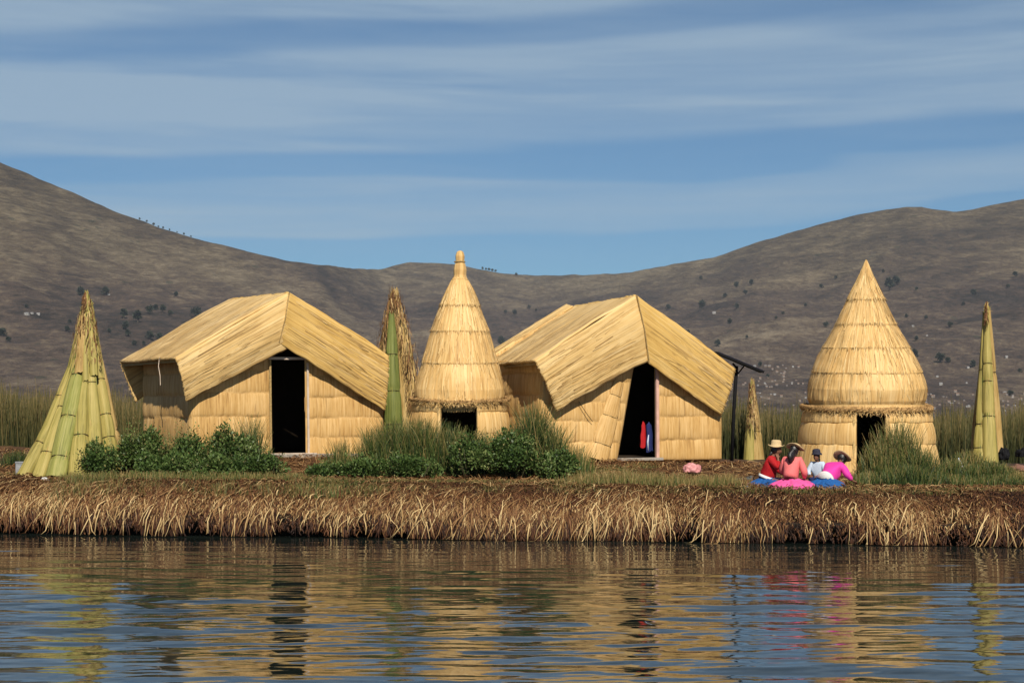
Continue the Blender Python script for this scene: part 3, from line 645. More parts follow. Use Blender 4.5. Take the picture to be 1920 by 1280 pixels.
# door woodwork hut 1
def bar(name, p, q, w_, d_, mat, root, bev=.004):
    p, q = Vector(p), Vector(q); bm = bmesh.new(); L_ = (q-p).length
    rot = (q-p).to_track_quat('Z', 'Y').to_matrix(); box_bm(bm, (p+q)/2, (w_, d_, L_), rot); return bm_obj(name, bm, mat, root, bevel=bev)
bar('door_post', (I1['dlb'].x-.02, -.05, 0.0), (I1['dlt'].x-.02, -.05, I1['dlt'].z+.02), .028, .04, M['tan_rope'], hut1)
bar('door_post', (I1['drb'].x+.03, -.05, 0.0), (I1['drt'].x+.03, -.05, I1['drt'].z+.02), .022, .04, M['pale'], hut1)
bar('lintel', (I1['dlt'].x-.06, -.055, I1['dlt'].z+.045), (I1['drt'].x+.08, -.055, I1['drt'].z+.10), .03, .05, M['pale'], hut1)
bar('door_sill', (I1['dlb'].x-.12, -.17, .02), (I1['drb'].x+1.15, -.17, .0), .30, .09, M['wood'], hut1)
bar('sill_plank', (I1['dlb'].x-.10, -.12, .055), (I1['drb'].x+.12, -.12, .055), .22, .035, M['pale'], hut1)
# hanging cord under the left eave
bm = bmesh.new(); q = I1['T1'].lerp(I1['R1'], .28)
tube_pts(bm, [q+Vector((0, 0, .05)), q+Vector((-.02, 0, -.12)), q+Vector((.0, -.03, -.3)), q+Vector((.01, -.02, -.47))], .008, 5); bm_obj('hanging_cord', bm, M['pale'], hut1)
bar('eave_pole', I1['T1']+Vector((.06, .05, -.04)), I1['R1']+Vector((.06, -.05, -.05)), .05, .05, M['tan_rope'], hut1, 0)
bar('eave_pole', I2['T1']+Vector((.06, .05, -.04)), I2['R1']+Vector((.06, -.05, -.05)), .05, .05, M['tan_rope'], hut2, 0)
# door woodwork hut 2
bar('door_post', (I2['drb'].x+.0, -.07, -.02), (I2['drt'].x+.0, -.07, I2['drt'].z), .05, .06, M['pinkwood'], hut2)
bar('door_sill', (I2['dlb'].x-.05, -.12, .0), (I2['drb'].x+.05, -.12, .0), .16, .05, M['wood'], hut2)
# bundle of matting standing at the left of door 2
def bundle(name, pts, rad, mat, parent, flat=.5, seg=20, bands=(), seed=0., bandmat=None, facing=None, frayed=0.0):
    """reed bundle: lobed flattened tube with tied bands along it"""
    pts = [Vector(p) for p in pts]; n = 46; P = np.zeros((seg, n, 3)); UV = np.zeros((seg, n, 2))
    ks = np.linspace(0, len(pts)-1, n); acc = 0; last = None
    def pt(k): i = min(int(k), len(pts)-2); return pts[i].lerp(pts[i+1], k-i)
    def rd(k): i = min(int(k), len(rad)-2); return rad[i]+(rad[i+1]-rad[i])*(k-i)
    out_ = Vector(facing) if facing else Vector((0, -1, 0))
    for j, k in enumerate(ks):
        p = pt(k); t = (pt(min(k+.05, len(pts)-1))-pt(max(k-.05, 0))).normalized()
        u = t.cross(out_).normalized(); v = u.cross(t).normalized()
        q = k/(len(pts)-1); r_ = rd(k); acc += 0 if last is None else (p-last).length; last = p
        for b_ in bands:
            r_ *= 1-.16*math.exp(-((q-b_)/.018)**2)
        for i in range(seg):
            a_ = 2*math.pi*i/seg; rr_ = r_*(1+.07*math.cos(a_*5+seed*3+q*2)+.06*n1(a_*2, seed+j*.12))
            if j == 0 or j == n-1: p2 = p+t*(frayed*n1(a_*9, seed)*(1 if j else 1))
            else: p2 = p
            P[i, j] = p2+(u*math.cos(a_)+v*math.sin(a_)*flat)*rr_; UV[i, j] = (abs(i/seg-.5)*2*math.pi*max(rad)*.8+seed*1.3, acc)
    o = link(name, gridmesh(name, P, UV, closed=True), mat, parent)
    bt_ = {'green_reed_bundle': .30, 'yellowed_reed_bundle': .50, 'dry_reed_bundle': .85, 'fresh_green_bundle': .16}.get(mat.name)
    if bt_ is not None: overlay(P, 1, 170, (.12, .5), .005, .006, M['bladebundle'], o, seed, bt_, .08, sgn=-1)
    for b_ in bands:
        k = b_*(len(pts)-1); p = pt(k); t = (pt(min(k+.05, len(pts)-1))-pt(max(k-.05, 0))).normalized(); u = t.cross(out_).normalized(); v = u.cross(t).normalized(); r_ = rd(k)*.90
        bm = bmesh.new(); ring = [p+(u*math.cos(a_)+v*math.sin(a_)*flat)*r_ for a_ in [2*math.pi*i/18 for i in range(19)]]
        tube_pts(bm, ring, .009, 5, False); bm_obj('tie', bm, bandmat or M['rope'], o)
    return o
for (a_, b_, c_, w_) in (((1122, 862), (1143, 780), (1160, 715), .15),):
    p, q, s = h2.L(*a_, -.05), h2.L(*b_, -.05), h2.L(*c_, -.04)
    bundle('matting_roll', [p, q, s], [w_*1.5, w_*1.2, w_*.7], M['wall'], hut2, flat=.35, bands=(.18, .50, .80), seed=a_[0]*.01, bandmat=M['tan_rope'])
# thin dangling cord in front of wall 2
bm = bmesh.new(); tube_pts(bm, [h2.L(1085, 752, -.1), h2.L(1100, 775, -.12), h2.L(1111, 790, -.1)], .006, 5); bm_obj('hanging_cord', bm, M['rope'], hut2)
# extra layer of matting at the back-left edge of roof 2
patch('roof_layer', h2.L(1062, 574, 2.66)+Vector((0, 0, .03)), h2.L(900, 676, 2.66)+Vector((0, 0, .05)), h2.L(903, 684, 2.4)+Vector((0, 0, .04)), h2.L(1074, 579, 2.4)+Vector((0, 0, .03)), M['roof'], hut2, thick=.035, seed=12., nu=40, nv=8)

# ------------------------------------------------------------------ round huts
def round_hut(px, py, Y, prof_roof, seams, body, door, label, seed, ring, fin=None, mat='thatch', body_seams=(), sag=12):
    s = Y/F; O = at(px, py, Y); root = empty('round_reed_hut', O, 0, label, 'hut', 'round pointed reed huts')
    Z = lambda y: (py-y)*s
    SG = lambda a_, q=1.0: .5*(1-np.sin(a_))*sag*s*q          # thatch hangs lower on the side that faces the water
    # roof
    zs = np.concatenate([np.linspace(prof_roof[0][0], prof_roof[-1][0], 240)]); pyy = np.array([p[0] for p in prof_roof]); phw = np.array([p[1] for p in prof_roof])
    nA = 260; P = np.zeros((nA, len(zs), 3)); UV = np.zeros((nA, len(zs), 2)); rav = np.mean(phw)*s
    sm = sorted(seams)
    for j, y in enumerate(zs):
        hw_ = np.interp(y, pyy, phw)*s; k = sum(1 for q in sm if q < y)
        prev = sm[k-1] if k else prof_roof[0][0]; nxt = sm[k] if k < len(sm) else prof_roof[-1][0]+1
        h = (y-prev)/(nxt-prev)
        for i in range(nA):
            a_ = 2*math.pi*i/nA; yy = 3.5*n1(a_*2.5, k+seed)
            hh = min(1, max(0, h+yy/(nxt-prev)*1.0)) if k else h
            r_ = hw_+.008*(hh**3)-.008*(1-hh)**6+.010*n1(a_*36, k+seed)*(.3+hh)+.006*n1(a_*80, y*.02+seed)+.008*n1(a_*9, k*2+seed)+.045*n1(a_*1.3+seed, y*.018)*min(1, hw_)+.018*n1(a_*4+seed, y*.05)*min(1, hw_)
            r_ = max(.006, r_)
            P[i, j] = (r_*math.cos(a_), r_*math.sin(a_), Z(y)-SG(a_, (y-zs[0])/(zs[-1]-zs[0]))); UV[i, j] = (a_*max(.25, rav)*1.0+k*1.37+seed, Z(y)+k*2.1)
    roof = link('thatched_roof', gridmesh('thatched_roof', P, UV, closed=True), M[mat], root)
    overlay(P[:, 12:], 1, int(2600*rav), (.04, .16), .005, .010, M['fringe'], roof, seed, .66, 0, sgn=1)
    # fringe at the foot of the roof and short ends at every seam
    r = np.random.default_rng(int(seed*10)); Ps = []; T = []; Ws = []
    for (y, n, L0, L1, wd) in [(prof_roof[-1][0]-6, 3000, .07, .19, .005)]+[(q-1, 140, .02, .08, .004) for q in sm]:
        rb = np.interp(y, pyy, phw)*s+.022; a_ = r.uniform(0, 2*math.pi, n); L_ = r.uniform(L0, L1, n); sk = r.normal(0, .10, n)
        p = np.zeros((n, 4, 3))
        slope = (np.interp(y, pyy, phw)-np.interp(y-14, pyy, phw))/14
        for k in range(4):
            q = k/3; rr_ = rb+L_*q*(slope*.8)+r.uniform(0, .012, n)-.02*(1-q)
            aa = a_+sk*L_*q/rb; p[:, k] = np.stack([rr_*np.cos(aa), rr_*np.sin(aa), Z(y)-SG(aa, (y-pyy[0])/(pyy[-1]-pyy[0]))+.03-L_*q+r.uniform(0, .01, n)], -1)
        Ps.append(p); T.append(np.clip(r.normal(.55 if n > 1000 else .68, .2, n), 0, 1)); Ws.append(np.full((n, 4), wd)*np.array([1, 1, .9, .5]))
    p = np.concatenate(Ps); a_ = np.arctan2(p[:, 0, 1], p[:, 0, 0]); sd = np.stack([-np.sin(a_), np.cos(a_), 0*a_], -1)
    link('straw_fringe', ribbons('f', p, np.concatenate(Ws), sd, np.concatenate(T)), M['fringe'], roof)
    # body with a doorway
    dx0, dx1, dty = door; by = np.array([p[0] for p in body]); bw = np.array([p[1] for p in body])
    ys = np.linspace(body[-1][0], body[0][0], 90); n = 200
    def angle(x, r_): return -math.pi/2+math.asin(max(-1, min(1, ((x-960)*(Y-r_)/F-O.x)/r_)))
    P = np.zeros((n+1, len(ys), 3)); UV = np.zeros((n+1, len(ys), 2)); P2 = P.copy()
    bs = sorted(body_seams)
    for j, y in enumerate(ys):
        R_ = np.interp(y, by, bw)*s
        k = sum(1 for q in bs if q < y); prev = bs[k-1] if k else by[0]; nxt = bs[k] if k < len(bs) else by[-1]+10; h = (y-prev)/(nxt-prev)
        rc = max(0, 1-(y-dty)/9.0) if y > dty else 1                      # rounded upper corners
        a0 = angle(dx1-(8*rc**2 if y > dty else 0), R_); a1 = angle(dx0+(8*rc**2 if y > dty else 0), R_)+2*math.pi
        for i in range(n+1):
            a_ = a0+(a1-a0)*i/n
            r_ = R_+.035*math.sin(math.pi*min(1, max(0, h)))**.5+.010*n1(a_*30, k+seed)+.012*n1(a_*6, k*2+seed)
            P[i, j] = (r_*math.cos(a_), r_*math.sin(a_), Z(y)); UV[i, j] = (a_*bw[0]*s+k*1.9+seed*2, Z(y)+k*1.7)
            P2[i, j] = (r_*.93*math.cos(a_), r_*.93*math.sin(a_), Z(y))
    jt = int(np.argmin(abs(ys-dty)))
    bd = link('wall', gridmesh('wall', P[:, :jt+1], UV[:, :jt+1]), M['wall' if mat == 'x' else mat], root)
    so = bd.modifiers.new('s', 'SOLIDIFY'); so.thickness = .07; so.offset = -1 if False else 0
    # ring of wall above the door
    nB = 120; Pb = np.zeros((nB, 12, 3)); Ub = np.zeros((nB, 12, 2))
    for j, y in enumerate(np.linspace(dty+1, by[0]-3, 12)):
        R_ = np.interp(y, by, bw)*s+.012
        for i in range(nB): a_ = 2*math.pi*i/nB; r_ = R_+.008*n1(a_*20, seed); Pb[i, j] = (r_*math.cos(a_), r_*math.sin(a_), Z(y)); Ub[i, j] = (a_*R_, Z(y))
    link('upper_wall', gridmesh('upper_wall', Pb, Ub, closed=True), M[mat], root)
    link('shade_lining', gridmesh('shade_lining', P2), M['inner'], root)  # added inner shell, its dark colour paints in the shade behind the doorway
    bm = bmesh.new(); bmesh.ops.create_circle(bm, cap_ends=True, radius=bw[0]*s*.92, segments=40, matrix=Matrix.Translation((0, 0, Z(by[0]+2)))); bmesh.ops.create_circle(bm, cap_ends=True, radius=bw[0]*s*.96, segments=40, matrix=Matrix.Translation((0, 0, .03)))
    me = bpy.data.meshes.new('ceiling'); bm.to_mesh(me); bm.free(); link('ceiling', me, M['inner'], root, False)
    # jambs: rope edging both sides of the doorway
    for sx, x in ((-1, dx0), (1, dx1)):
        pts = []
        for y in np.linspace(body[-1][0], dty, 14):
            R_ = np.interp(y, by, bw)*s+.035; a_ = angle(x+sx*4, R_); pts.append((R_*math.cos(a_), R_*math.sin(a_), Z(y)))
        bm = bmesh.new(); n_ = 46
        for i in range(n_):
            k = i/(n_-1)*13; i0 = min(int(k), 12); p = Vector(pts[i0]).lerp(Vector(pts[i0+1]), k-i0)
            m_ = Matrix.Translation(p) @ Matrix.Rotation(R(35), 4, 'Y') @ Matrix.Diagonal((.042, .030, .020, 1)); bmesh.ops.create_icosphere(bm, subdivisions=2, radius=1, matrix=m_)
        bm_obj('door_edging', bm, M['thatchrope'], root, True)
    # twisted ring under the roof
    ry, rw, rt, skipm = ring; bm = bmesh.new(); R_ = rw*s
    strands = 4
    for q in range(strands):
        pts = []
        for i in range(261):
            a_ = 2*math.pi*i/260; tw = a_*17+2*math.pi*q/strands; wob = .015*n1(a_*3, seed)+.012*n1(a_*9, seed+5)
            r_ = R_+rt*.55*math.cos(tw)+wob; pts.append((r_*math.cos(a_), r_*math.sin(a_), Z(ry)-SG(a_)+rt*.55*math.sin(tw)+wob*.8+.02*n1(a_*2+1, seed+2)))
        tube_pts(bm, pts, rt*.55, 6, False)
    rg = bm_obj('rope_ring', bm, M['ringrope'], root, True)
    n = 1500; a_ = r.uniform(0, 2*math.pi, n); p = np.zeros((n, 3, 3)); L_ = r.uniform(.03, .09, n); di = r.uniform(-1.9, .9, n)
    for k in range(3):
        q = k/2; rr_ = R_+rt*.7*np.cos(di)+L_*q*np.cos(di)*.8; aa = a_+r.normal(0, .02, n)*q; p[:, k] = np.stack([rr_*np.cos(aa), rr_*np.sin(aa), Z(ry)-SG(a_)+rt*.7*np.sin(di)+L_*q*np.sin(di)-.01*q], -1)
    sd = np.stack([-np.sin(a_), np.cos(a_), 0*a_], -1)
    link('straw_ends', ribbons('f', p, np.full((n, 3), .004), sd, np.clip(r.normal(.42, .25, n), 0, 1)), M['fringe'], rg)
    if fin:
        zs = np.linspace(fin[0][0], fin[-1][0], 50); P = np.zeros((48, 50, 3)); UV = np.zeros((48, 50, 2))
        for j, y in enumerate(zs):
            R_ = np.interp(y, [f[0] for f in fin], [f[1] for f in fin])*s
            for i in range(48):
                a_ = 2*math.pi*i/48; r_ = R_*(1+.08*n1(a_*5, seed)); P[i, j] = (r_*math.cos(a_)+.006, r_*math.sin(a_), Z(y)); UV[i, j] = (a_*.12, Z(y))
        f_ = link('knobbed_tip', gridmesh('knobbed_tip', P, UV, closed=True), M[mat], roof)
        for y, hw_ in ((491, 9.5), (525, 14.5)):
            bm = bmesh.new(); tube_pts(bm, [((hw_*s)*math.cos(q), (hw_*s)*math.sin(q), Z(y)) for q in [2*math.pi*i/20 for i in range(21)]], .014, 6, False); bm_obj('tie', bm, M['tan_rope'], f_)
    return root
M['thatchrope'] = mat_plain('plaited_straw', (0.56, 0.38, 0.16), .8, .35, 20, .8)
M['ringrope'] = mat_plain('weathered_straw_rope', (0.42, 0.25, 0.10), .9, .55, 22, 1.0)
round_hut(1624, 884, 28.5, [(487, 1.5), (495, 5), (515, 12), (535, 22), (555, 32), (580, 44), (606, 56), (625, 68), (644, 78), (665, 89), (685, 98), (705, 105), (722, 109), (742, 107), (756, 100)],
          (561, 606, 649, 693), [(762, 107), (790, 115), (830, 121), (870, 127), (895, 133)], (1608, 1659, 773),
          'wide round reed hut with smooth pointed roof, right behind the seated people', 3.0, (757, 118, .050, None), body_seams=(792, 832))
round_hut(862, 880, 29.4, [(520, 13), (528, 18), (545, 26), (572, 37), (595, 46), (619, 55), (645, 62), (675, 70), (700, 78), (722, 83), (738, 83), (752, 78)],
          (572, 619, 676), [(748, 81), (770, 85), (810, 89), (850, 92), (890, 94)], (827, 893, 756),
          'slim round reed hut with a knobbed roof tip standing between the two gabled huts', 8.0, (742, 92, .034, None),
          fin=[(470, 2), (472, 6), (480, 8.5), (489, 8), (492, 7.5), (495, 10), (506, 12), (516, 11.5), (524, 13.5), (528, 16)], body_seams=(772, 812))

# ------------------------------------------------------------------ reed bundle cones
def cone(px_apex, py_apex, Ya, label, items, name='reed_bundle_cone', base=None, group='standing cones of reed bundles'):
    bx, by, bY = base; O = at(bx, by, bY); root = empty(name, O, 0, label, 'reed cone', group)
    for it in items:
        pts = [at(*p)-O for p in it['p']]; s = bY/F*(.88 if it['m'] in ('byellow', 'bgreen') else 1)
        bundle('reed_bundle', pts, [w_*s for w_ in it['w']], M[it['m']], root, flat=it.get('flat', .75), bands=it.get('b', ()), seed=it.get('s', random.uniform(0, 9)), frayed=it.get('f', .04))
    return root, O
def shaggy(root, O, pts, n, L, rad, tint, seed, mat=None):
    """loose dry reed ends hanging from a bundle line"""
    r = np.random.default_rng(seed); q = r.uniform(0, 1, n); p0 = np.array([list(at(*p)-O) for p in pts]); k = q*(len(pts)-1); i = np.minimum(k.astype(int), len(pts)-2); f = (k-i)[:, None]
    b = p0[i]*(1-f)+p0[i+1]*f; a_ = r.uniform(math.pi, 2*math.pi, n); rd = np.interp(q, np.linspace(0, 1, len(rad)), rad)
    b = b+np.stack([np.cos(a_)*rd, np.sin(a_)*rd*.7, 0*a_], -1); Ln = r.uniform(.4, 1, n)*L; P = np.zeros((n, 4, 3))
    for j in range(4):
        w_ = j/3; P[:, j] = b+np.stack([np.cos(a_)*Ln*w_*.35, np.sin(a_)*Ln*w_*.35-.01, -Ln*w_*(.8)*np.sign(r.uniform(-.2, 1, n))*(1)*w_**.3], -1)
    sd = np.stack([np.cos(a_+1.57), np.sin(a_+1.57), 0*a_], -1)+.001
    return link('dry_reed_ends', ribbons('d', P, np.full((n, 4), .006)*np.array([1, 1, .8, .4]), sd, np.clip(r.normal(tint, .2, n), 0, 1)), mat or M['litter'], root)
rt, O = cone(160, 550, 28.6, 'widest reed cone with green bundles at the left edge of the island', [
    dict(p=[(44, 893, 27.6), (95, 800, 28.0), (138, 690, 28.5), (157, 585, 28.7)], w=[14, 15, 13, 7], m='byellow', b=(.22, .5), s=1.1),
    dict(p=[(74, 897, 27.4), (108, 800, 27.9), (142, 700, 28.3), (158, 590, 28.6)], w=[17, 17, 13, 7], m='byellow', b=(.16, .45), s=2.1),
    dict(p=[(106, 897, 27.3), (128, 790, 27.8), (148, 690, 28.3), (160, 580, 28.6)], w=[22, 19, 13, 7], m='bgreen', b=(.12, .36, .62), s=3.2),
    dict(p=[(146, 898, 27.3), (152, 800, 27.8), (158, 700, 28.3), (163, 575, 28.6)], w=[22, 18, 12, 7], m='byellow', b=(.27, .8), s=4.3),
    dict(p=[(180, 893, 27.4), (175, 800, 27.9), (170, 690, 28.3), (165, 570, 28.6)], w=[20, 17, 11, 7], m='byellow', b=(.20, .58), s=5.2),
    dict(p=[(212, 885, 27.9), (200, 800, 28.2), (184, 690, 28.5), (168, 570, 28.7)], w=[17, 15, 11, 7], m='byellow', b=(.25, .4, .6), s=6.1),
    dict(p=[(219, 880, 28.8), (202, 800, 28.8), (182, 690, 28.9), (165, 575, 28.9)], w=[22, 20, 15, 8], m='bbrown', b=(.3,), s=7.1),
    dict(p=[(60, 885, 28.9), (110, 800, 29.0), (145, 690, 29.0), (160, 575, 28.9)], w=[22, 22, 15, 8], m='bbrown', b=(.3,), s=8.1),
    dict(p=[(140, 890, 29.2), (150, 800, 29.2), (158, 690, 29.0), (162, 566, 28.9)], w=[60, 42, 20, 6], m='bbrown', b=(), s=9.1),
    dict(p=[(161, 715, 28.15), (161, 640, 28.35), (163, 552, 28.6)], w=[7, 11, 3], m='byellow', b=(), s=9.6),
    dict(p=[(150, 700, 28.2), (155, 630, 28.35), (161, 560, 28.6)], w=[10, 9, 3], m='bbrown', b=(), s=9.8),
    dict(p=[(176, 705, 28.2), (172, 630, 28.35), (165, 560, 28.6)], w=[9, 9, 3], m='byellow', b=(), s=9.9)], base=(130, 893, 28.3))
shaggy(rt, O, [(156, 590, 28.55), (152, 620, 28.4), (146, 680, 28.3)], 170, .16, [.07, .11, .12], .66, 3)
shaggy(rt, O, [(164, 555, 28.5), (168, 610, 28.4), (177, 680, 28.3)], 170, .16, [.03, .12, .12], .62, 4)
shaggy(rt, O, [(160, 560, 28.6), (161, 600, 28.5)], 260, -.22, [.07, .1], .5, 5)
rt, O = cone(738, 535, 32.7, 'shaggy brown reed cone with one bright green bundle beside the left hut', [
    dict(p=[(745, 860, 33.0), (745, 760, 33.0), (742, 640, 33.0), (738, 548, 32.9)], w=[48, 44, 26, 5], m='bbrown', b=(), s=1.7, flat=.8),
    dict(p=[(785, 860, 32.4), (775, 760, 32.5), (760, 650, 32.6), (742, 555, 32.8)], w=[17, 16, 13, 6], m='bbrown', b=(.4, .6), s=2.7),
    dict(p=[(764, 860, 32.2), (760, 760, 32.3), (752, 650, 32.5), (741, 545, 32.8)], w=[15, 14, 12, 5], m='bbrown', b=(), s=3.7),
    dict(p=[(712, 860, 33.2), (714, 740, 33.1), (724, 640, 33.0), (737, 552, 32.9)], w=[14, 15, 11, 5], m='bbrown', b=(), s=4.7),
    dict(p=[(738, 850, 31.9), (737, 760, 32.0), (735, 660, 32.2), (734, 590, 32.5)], w=[20, 15, 11, 5], m='bfresh', b=(.2, .42, .65), s=5.7)], base=(745, 860, 32.6))
shaggy(rt, O, [(741, 545, 32.7), (760, 620, 32.3), (775, 700, 32.2), (785, 800, 32.1)], 420, .22, [.03, .12, .16, .18], .62, 6)
shaggy(rt, O, [(737, 545, 32.6), (728, 590, 32.6), (716, 650, 32.9)], 220, .2, [.03, .08, .1], .6, 7)
rt, O = cone(1850, 570, 28.8, 'narrow yellow reed cone bound with dark twine near the right edge', [
    dict(p=[(1840, 868, 28.4), (1843, 780, 28.6), (1845, 680, 28.8), (1847, 590, 28.9)], w=[21, 15, 10, 5], m='byellow', b=(.10, .27, .62), s=1.4),
    dict(p=[(1856, 868, 28.3), (1854, 780, 28.5), (1852, 680, 28.7), (1850, 578, 28.9)], w=[18, 14, 10, 4], m='byellow', b=(.33, .55, .66), s=2.4),
    dict(p=[(1868, 858, 28.9), (1862, 770, 29.0), (1856, 680, 29.0), (1852, 580, 29.0)], w=[14, 13, 10, 5], m='bbrown', b=(.6,), s=3.4),
    dict(p=[(1850, 860, 29.1), (1850, 770, 29.1), (1850, 680, 29.1), (1850, 575, 29.0)], w=[30, 22, 13, 4], m='bbrown', b=(), s=4.4, flat=.8)], base=(1850, 866, 28.8))
shaggy(rt, O, [(1849, 575, 28.8), (1849, 610, 28.7)], 130, -.18, [.03, .06], .5, 8)
rt, O = cone(1411, 708, 36, 'small distant reed cone among the reeds behind the black post', [
    dict(p=[(1412, 880, 34.4), (1412, 790, 34.4), (1411, 715, 34.5)], w=[22, 13, 3], m='bbrown', b=(.4,), s=1.9, flat=.8),
    dict(p=[(1404, 880, 34.2), (1407, 780, 34.3), (1410, 720, 34.4)], w=[12, 8, 3], m='byellow', b=(.5,), s=2.9)], base=(1411, 850, 34.4))
shaggy(rt, O, [(1410, 715, 34.2), (1411, 800, 34.1)], 200, .2, [.03, .12], .7, 9)

# ------------------------------------------------------------------ solar panel post
p0 = at(1372, 856, 31.4); root = empty('panel_post', p0, 0, 'black post carrying a thin dark sloping panel right of the second hut', 'solar panel')
bm = bmesh.new(); tube_pts(bm, [(0, 0, -.1), at(1376, 770, 31.4)-p0, at(1381, 686, 31.4)-p0], .036, 10); bm_obj('post', bm, M['black'], root, True)
a_, b_ = at(1342, 661, 31.4)-p0, at(1429, 697, 31.4)-p0
mid = (a_+b_)/2; ang = math.atan2(b_.z-a_.z, b_.x-a_.x); L_ = (b_-a_).length
rot = Matrix.Rotation(-ang, 3, 'Y') @ Matrix.Rotation(R(2.5), 3, 'X')
bm = bmesh.new(); box_bm(bm, mid, (L_, .60, .045), rot); pn = bm_obj('panel_frame', bm, M['black'], root, bevel=.004)
bm = bmesh.new(); box_bm(bm, mid+rot @ Vector((0, 0, .026)), (L_-.06, .54, .006), rot); bm_obj('solar_cells', bm, mat_plain('solar_cells', (.01, .014, .05), .5, .3, 8, 0, .2), pn)
bm = bmesh.new(); tube_pts(bm, [at(1381, 690, 31.4)-p0, mid+Vector((-.12, 0, -.02))], .02, 8); tube_pts(bm, [at(1380, 705, 31.4)-p0, mid+Vector((.12, 0, -.05))], .014, 8); bm_obj('bracket', bm, M['black'], root, True)

# ------------------------------------------------------------------ plants
M['leaf'] = mat_blade('shrub_leaves', [(0, (0.020, 0.040, 0.011)), (.4, (0.065, 0.118, 0.028)), (.78, (0.15, 0.215, 0.060)), (.93, (0.25, 0.27, 0.10)), (1, (0.34, 0.24, 0.11))], .45, .2)
M['stem'] = mat_plain('shrub_stem', (0.06, 0.06, 0.025), .9)
def shrub(px, top, Y, wpx, n, label, seed, depth=.35, size=.055):
    X = (px-960)*Y/F; z0 = gz(X, Y)-.02; s = Y/F; H = (CH-(top-HY)*s)-z0; rx = wpx/2*s
    root = empty('shrub', (X, Y, z0), 0, label, 'shrub', 'leafy shrubs in front of the huts')
    V, Q, T = leaf_cloud(n, (rx, depth, H/1.35), size=size, seed=seed, lumps=20, upright=.5, rmin=.2)
    # shoots poking out of the crown
    r = np.random.default_rng(seed+100); sv, sq, st = [], [], []; base = len(V)
    for k in range(40):
        x = r.uniform(-.85, .85)*rx; y = r.uniform(-.7, .6)*depth; h = H*(1-.40*(x/rx)**2)*r.uniform(.7, 1.22)
        for m_ in range(24):
            z = h*(1-.02*m_)-m_*.008; a_ = r.uniform(0, 6.28); L = size*r.uniform(.6, 1.2); p = np.array([x+r.normal(0, .02), y+r.normal(0, .02), z])
            d = np.array([math.cos(a_), math.sin(a_), r.uniform(.1, 1.1)]); d /= np.linalg.norm(d); e = np.cross(d, [0, 0, 1.]); e /= np.linalg.norm(e)
            sv += [p, p+d*L*.5+e*L*.25, p+d*L, p+d*L*.5-e*L*.25]; st += [r.uniform(.35, 1)]*4
    sv = np.array(sv); V2 = np.vstack([V, sv]); Q2 = np.vstack([Q, base+np.arange(len(sv)).reshape(-1, 4)]); T2 = np.concatenate([T, st])
    link('foliage', fastmesh('foliage', V2, Q2, tint=T2), M['leaf'], root)
    bm = bmesh.new(); rr_ = random.Random(seed)
    for k in range(9):
        x = rr_.uniform(-.7, .7)*rx; y = rr_.uniform(-.5, .5)*depth; tube_pts(bm, [(x*.4, y*.4, -.03), (x*.8, y*.8, H*.35), (x, y, H*.7)], [.012, .008, .004], 5)
    bm_obj('stems', bm, M['stem'], root, True)
SH = [(185, 832, 27.4, 92, 2600, 'low shrub at the foot of the widest reed cone'), (262, 797, 27.9, 110, 4200, 'tallest leafy shrub between the left reed cone and the left hut'),
      (350, 806, 27.8, 100, 3800, 'rounded shrub under the front corner of the left hut'), (305, 850, 27.3, 130, 3400, 'low shrub on the island edge below the side wall of the left hut'), (432, 802, 27.9, 110, 4000, 'shrub in front of the left hut wall, left of its doorway'),
      (490, 842, 27.5, 100, 3200, 'shrub just below the plank sill of the left hut'), (408, 856, 27.2, 130, 3400, 'low shrub at the island edge below the left hut front wall'),
      (612, 868, 27.4, 80, 1700, 'small low plant right of the bare patch below the left hut'), (680, 850, 27.4, 110, 3000, 'low plant in front of the green reed bundle'),
      (770, 850, 27.2, 120, 3200, 'leafy plant below the left side of the slim round hut'), (885, 815, 27.3, 100, 3600, 'leafy shrub covering the foot of the slim round hut'),
      (965, 812, 27.2, 110, 3800, 'leafy shrub between the slim round hut and the right hut'), (1040, 840, 27.1, 90, 2800, 'rightmost leafy shrub, in front of the right hut front wall')]
for i, a_ in enumerate(SH): shrub(*a_, seed=200+i)
M['sedge'] = mat_blade('tall_sedge', [(0, (0.012, 0.020, 0.006)), (.33, (0.038, 0.068, 0.014)), (.52, (0.095, 0.130, 0.030)), (.75, (0.22, 0.17, 0.055)), (1, (0.40, 0.28, 0.11))], .55, .15)
def sedge(name, spots, label, seed, wd=.0075):
    r = np.random.default_rng(seed); Xs, Ys, Hs, Ts = [], [], [], []
    for (px, top, Y, wpx, n, t_) in spots:
        x = (px-960)*Y/F+np.clip(r.normal(0, .5, n), -1.1, 1.1)*wpx/2*Y/F; y = Y+r.uniform(-.35, .35, n)
        zt = CH-(top-HY)*Y/F; g = np.array([gz(a_, b_) for a_, b_ in zip(x, y)]); dx = np.abs((x-(px-960)*Y/F)/(wpx/2*Y/F))
        Xs.append(x); Ys.append(y); Hs.append(np.maximum(.08, (zt-g)*r.uniform(.3, 1.0, n)**.8*1.12*(1-.3*dx))); Ts.append(r.normal(t_, .2, n))
    X, Y, H, T = map(np.concatenate, (Xs, Ys, Hs, Ts)); g = np.array([gz(a_, b_) for a_, b_ in zip(X, Y)])-.02
    me = blades(r, X, Y, g, H, .38, wd, T, K=5, tiptint=.25); me.name = name
    return tag(link(name, me, M['sedge']), label, 'grass', kind='stuff')
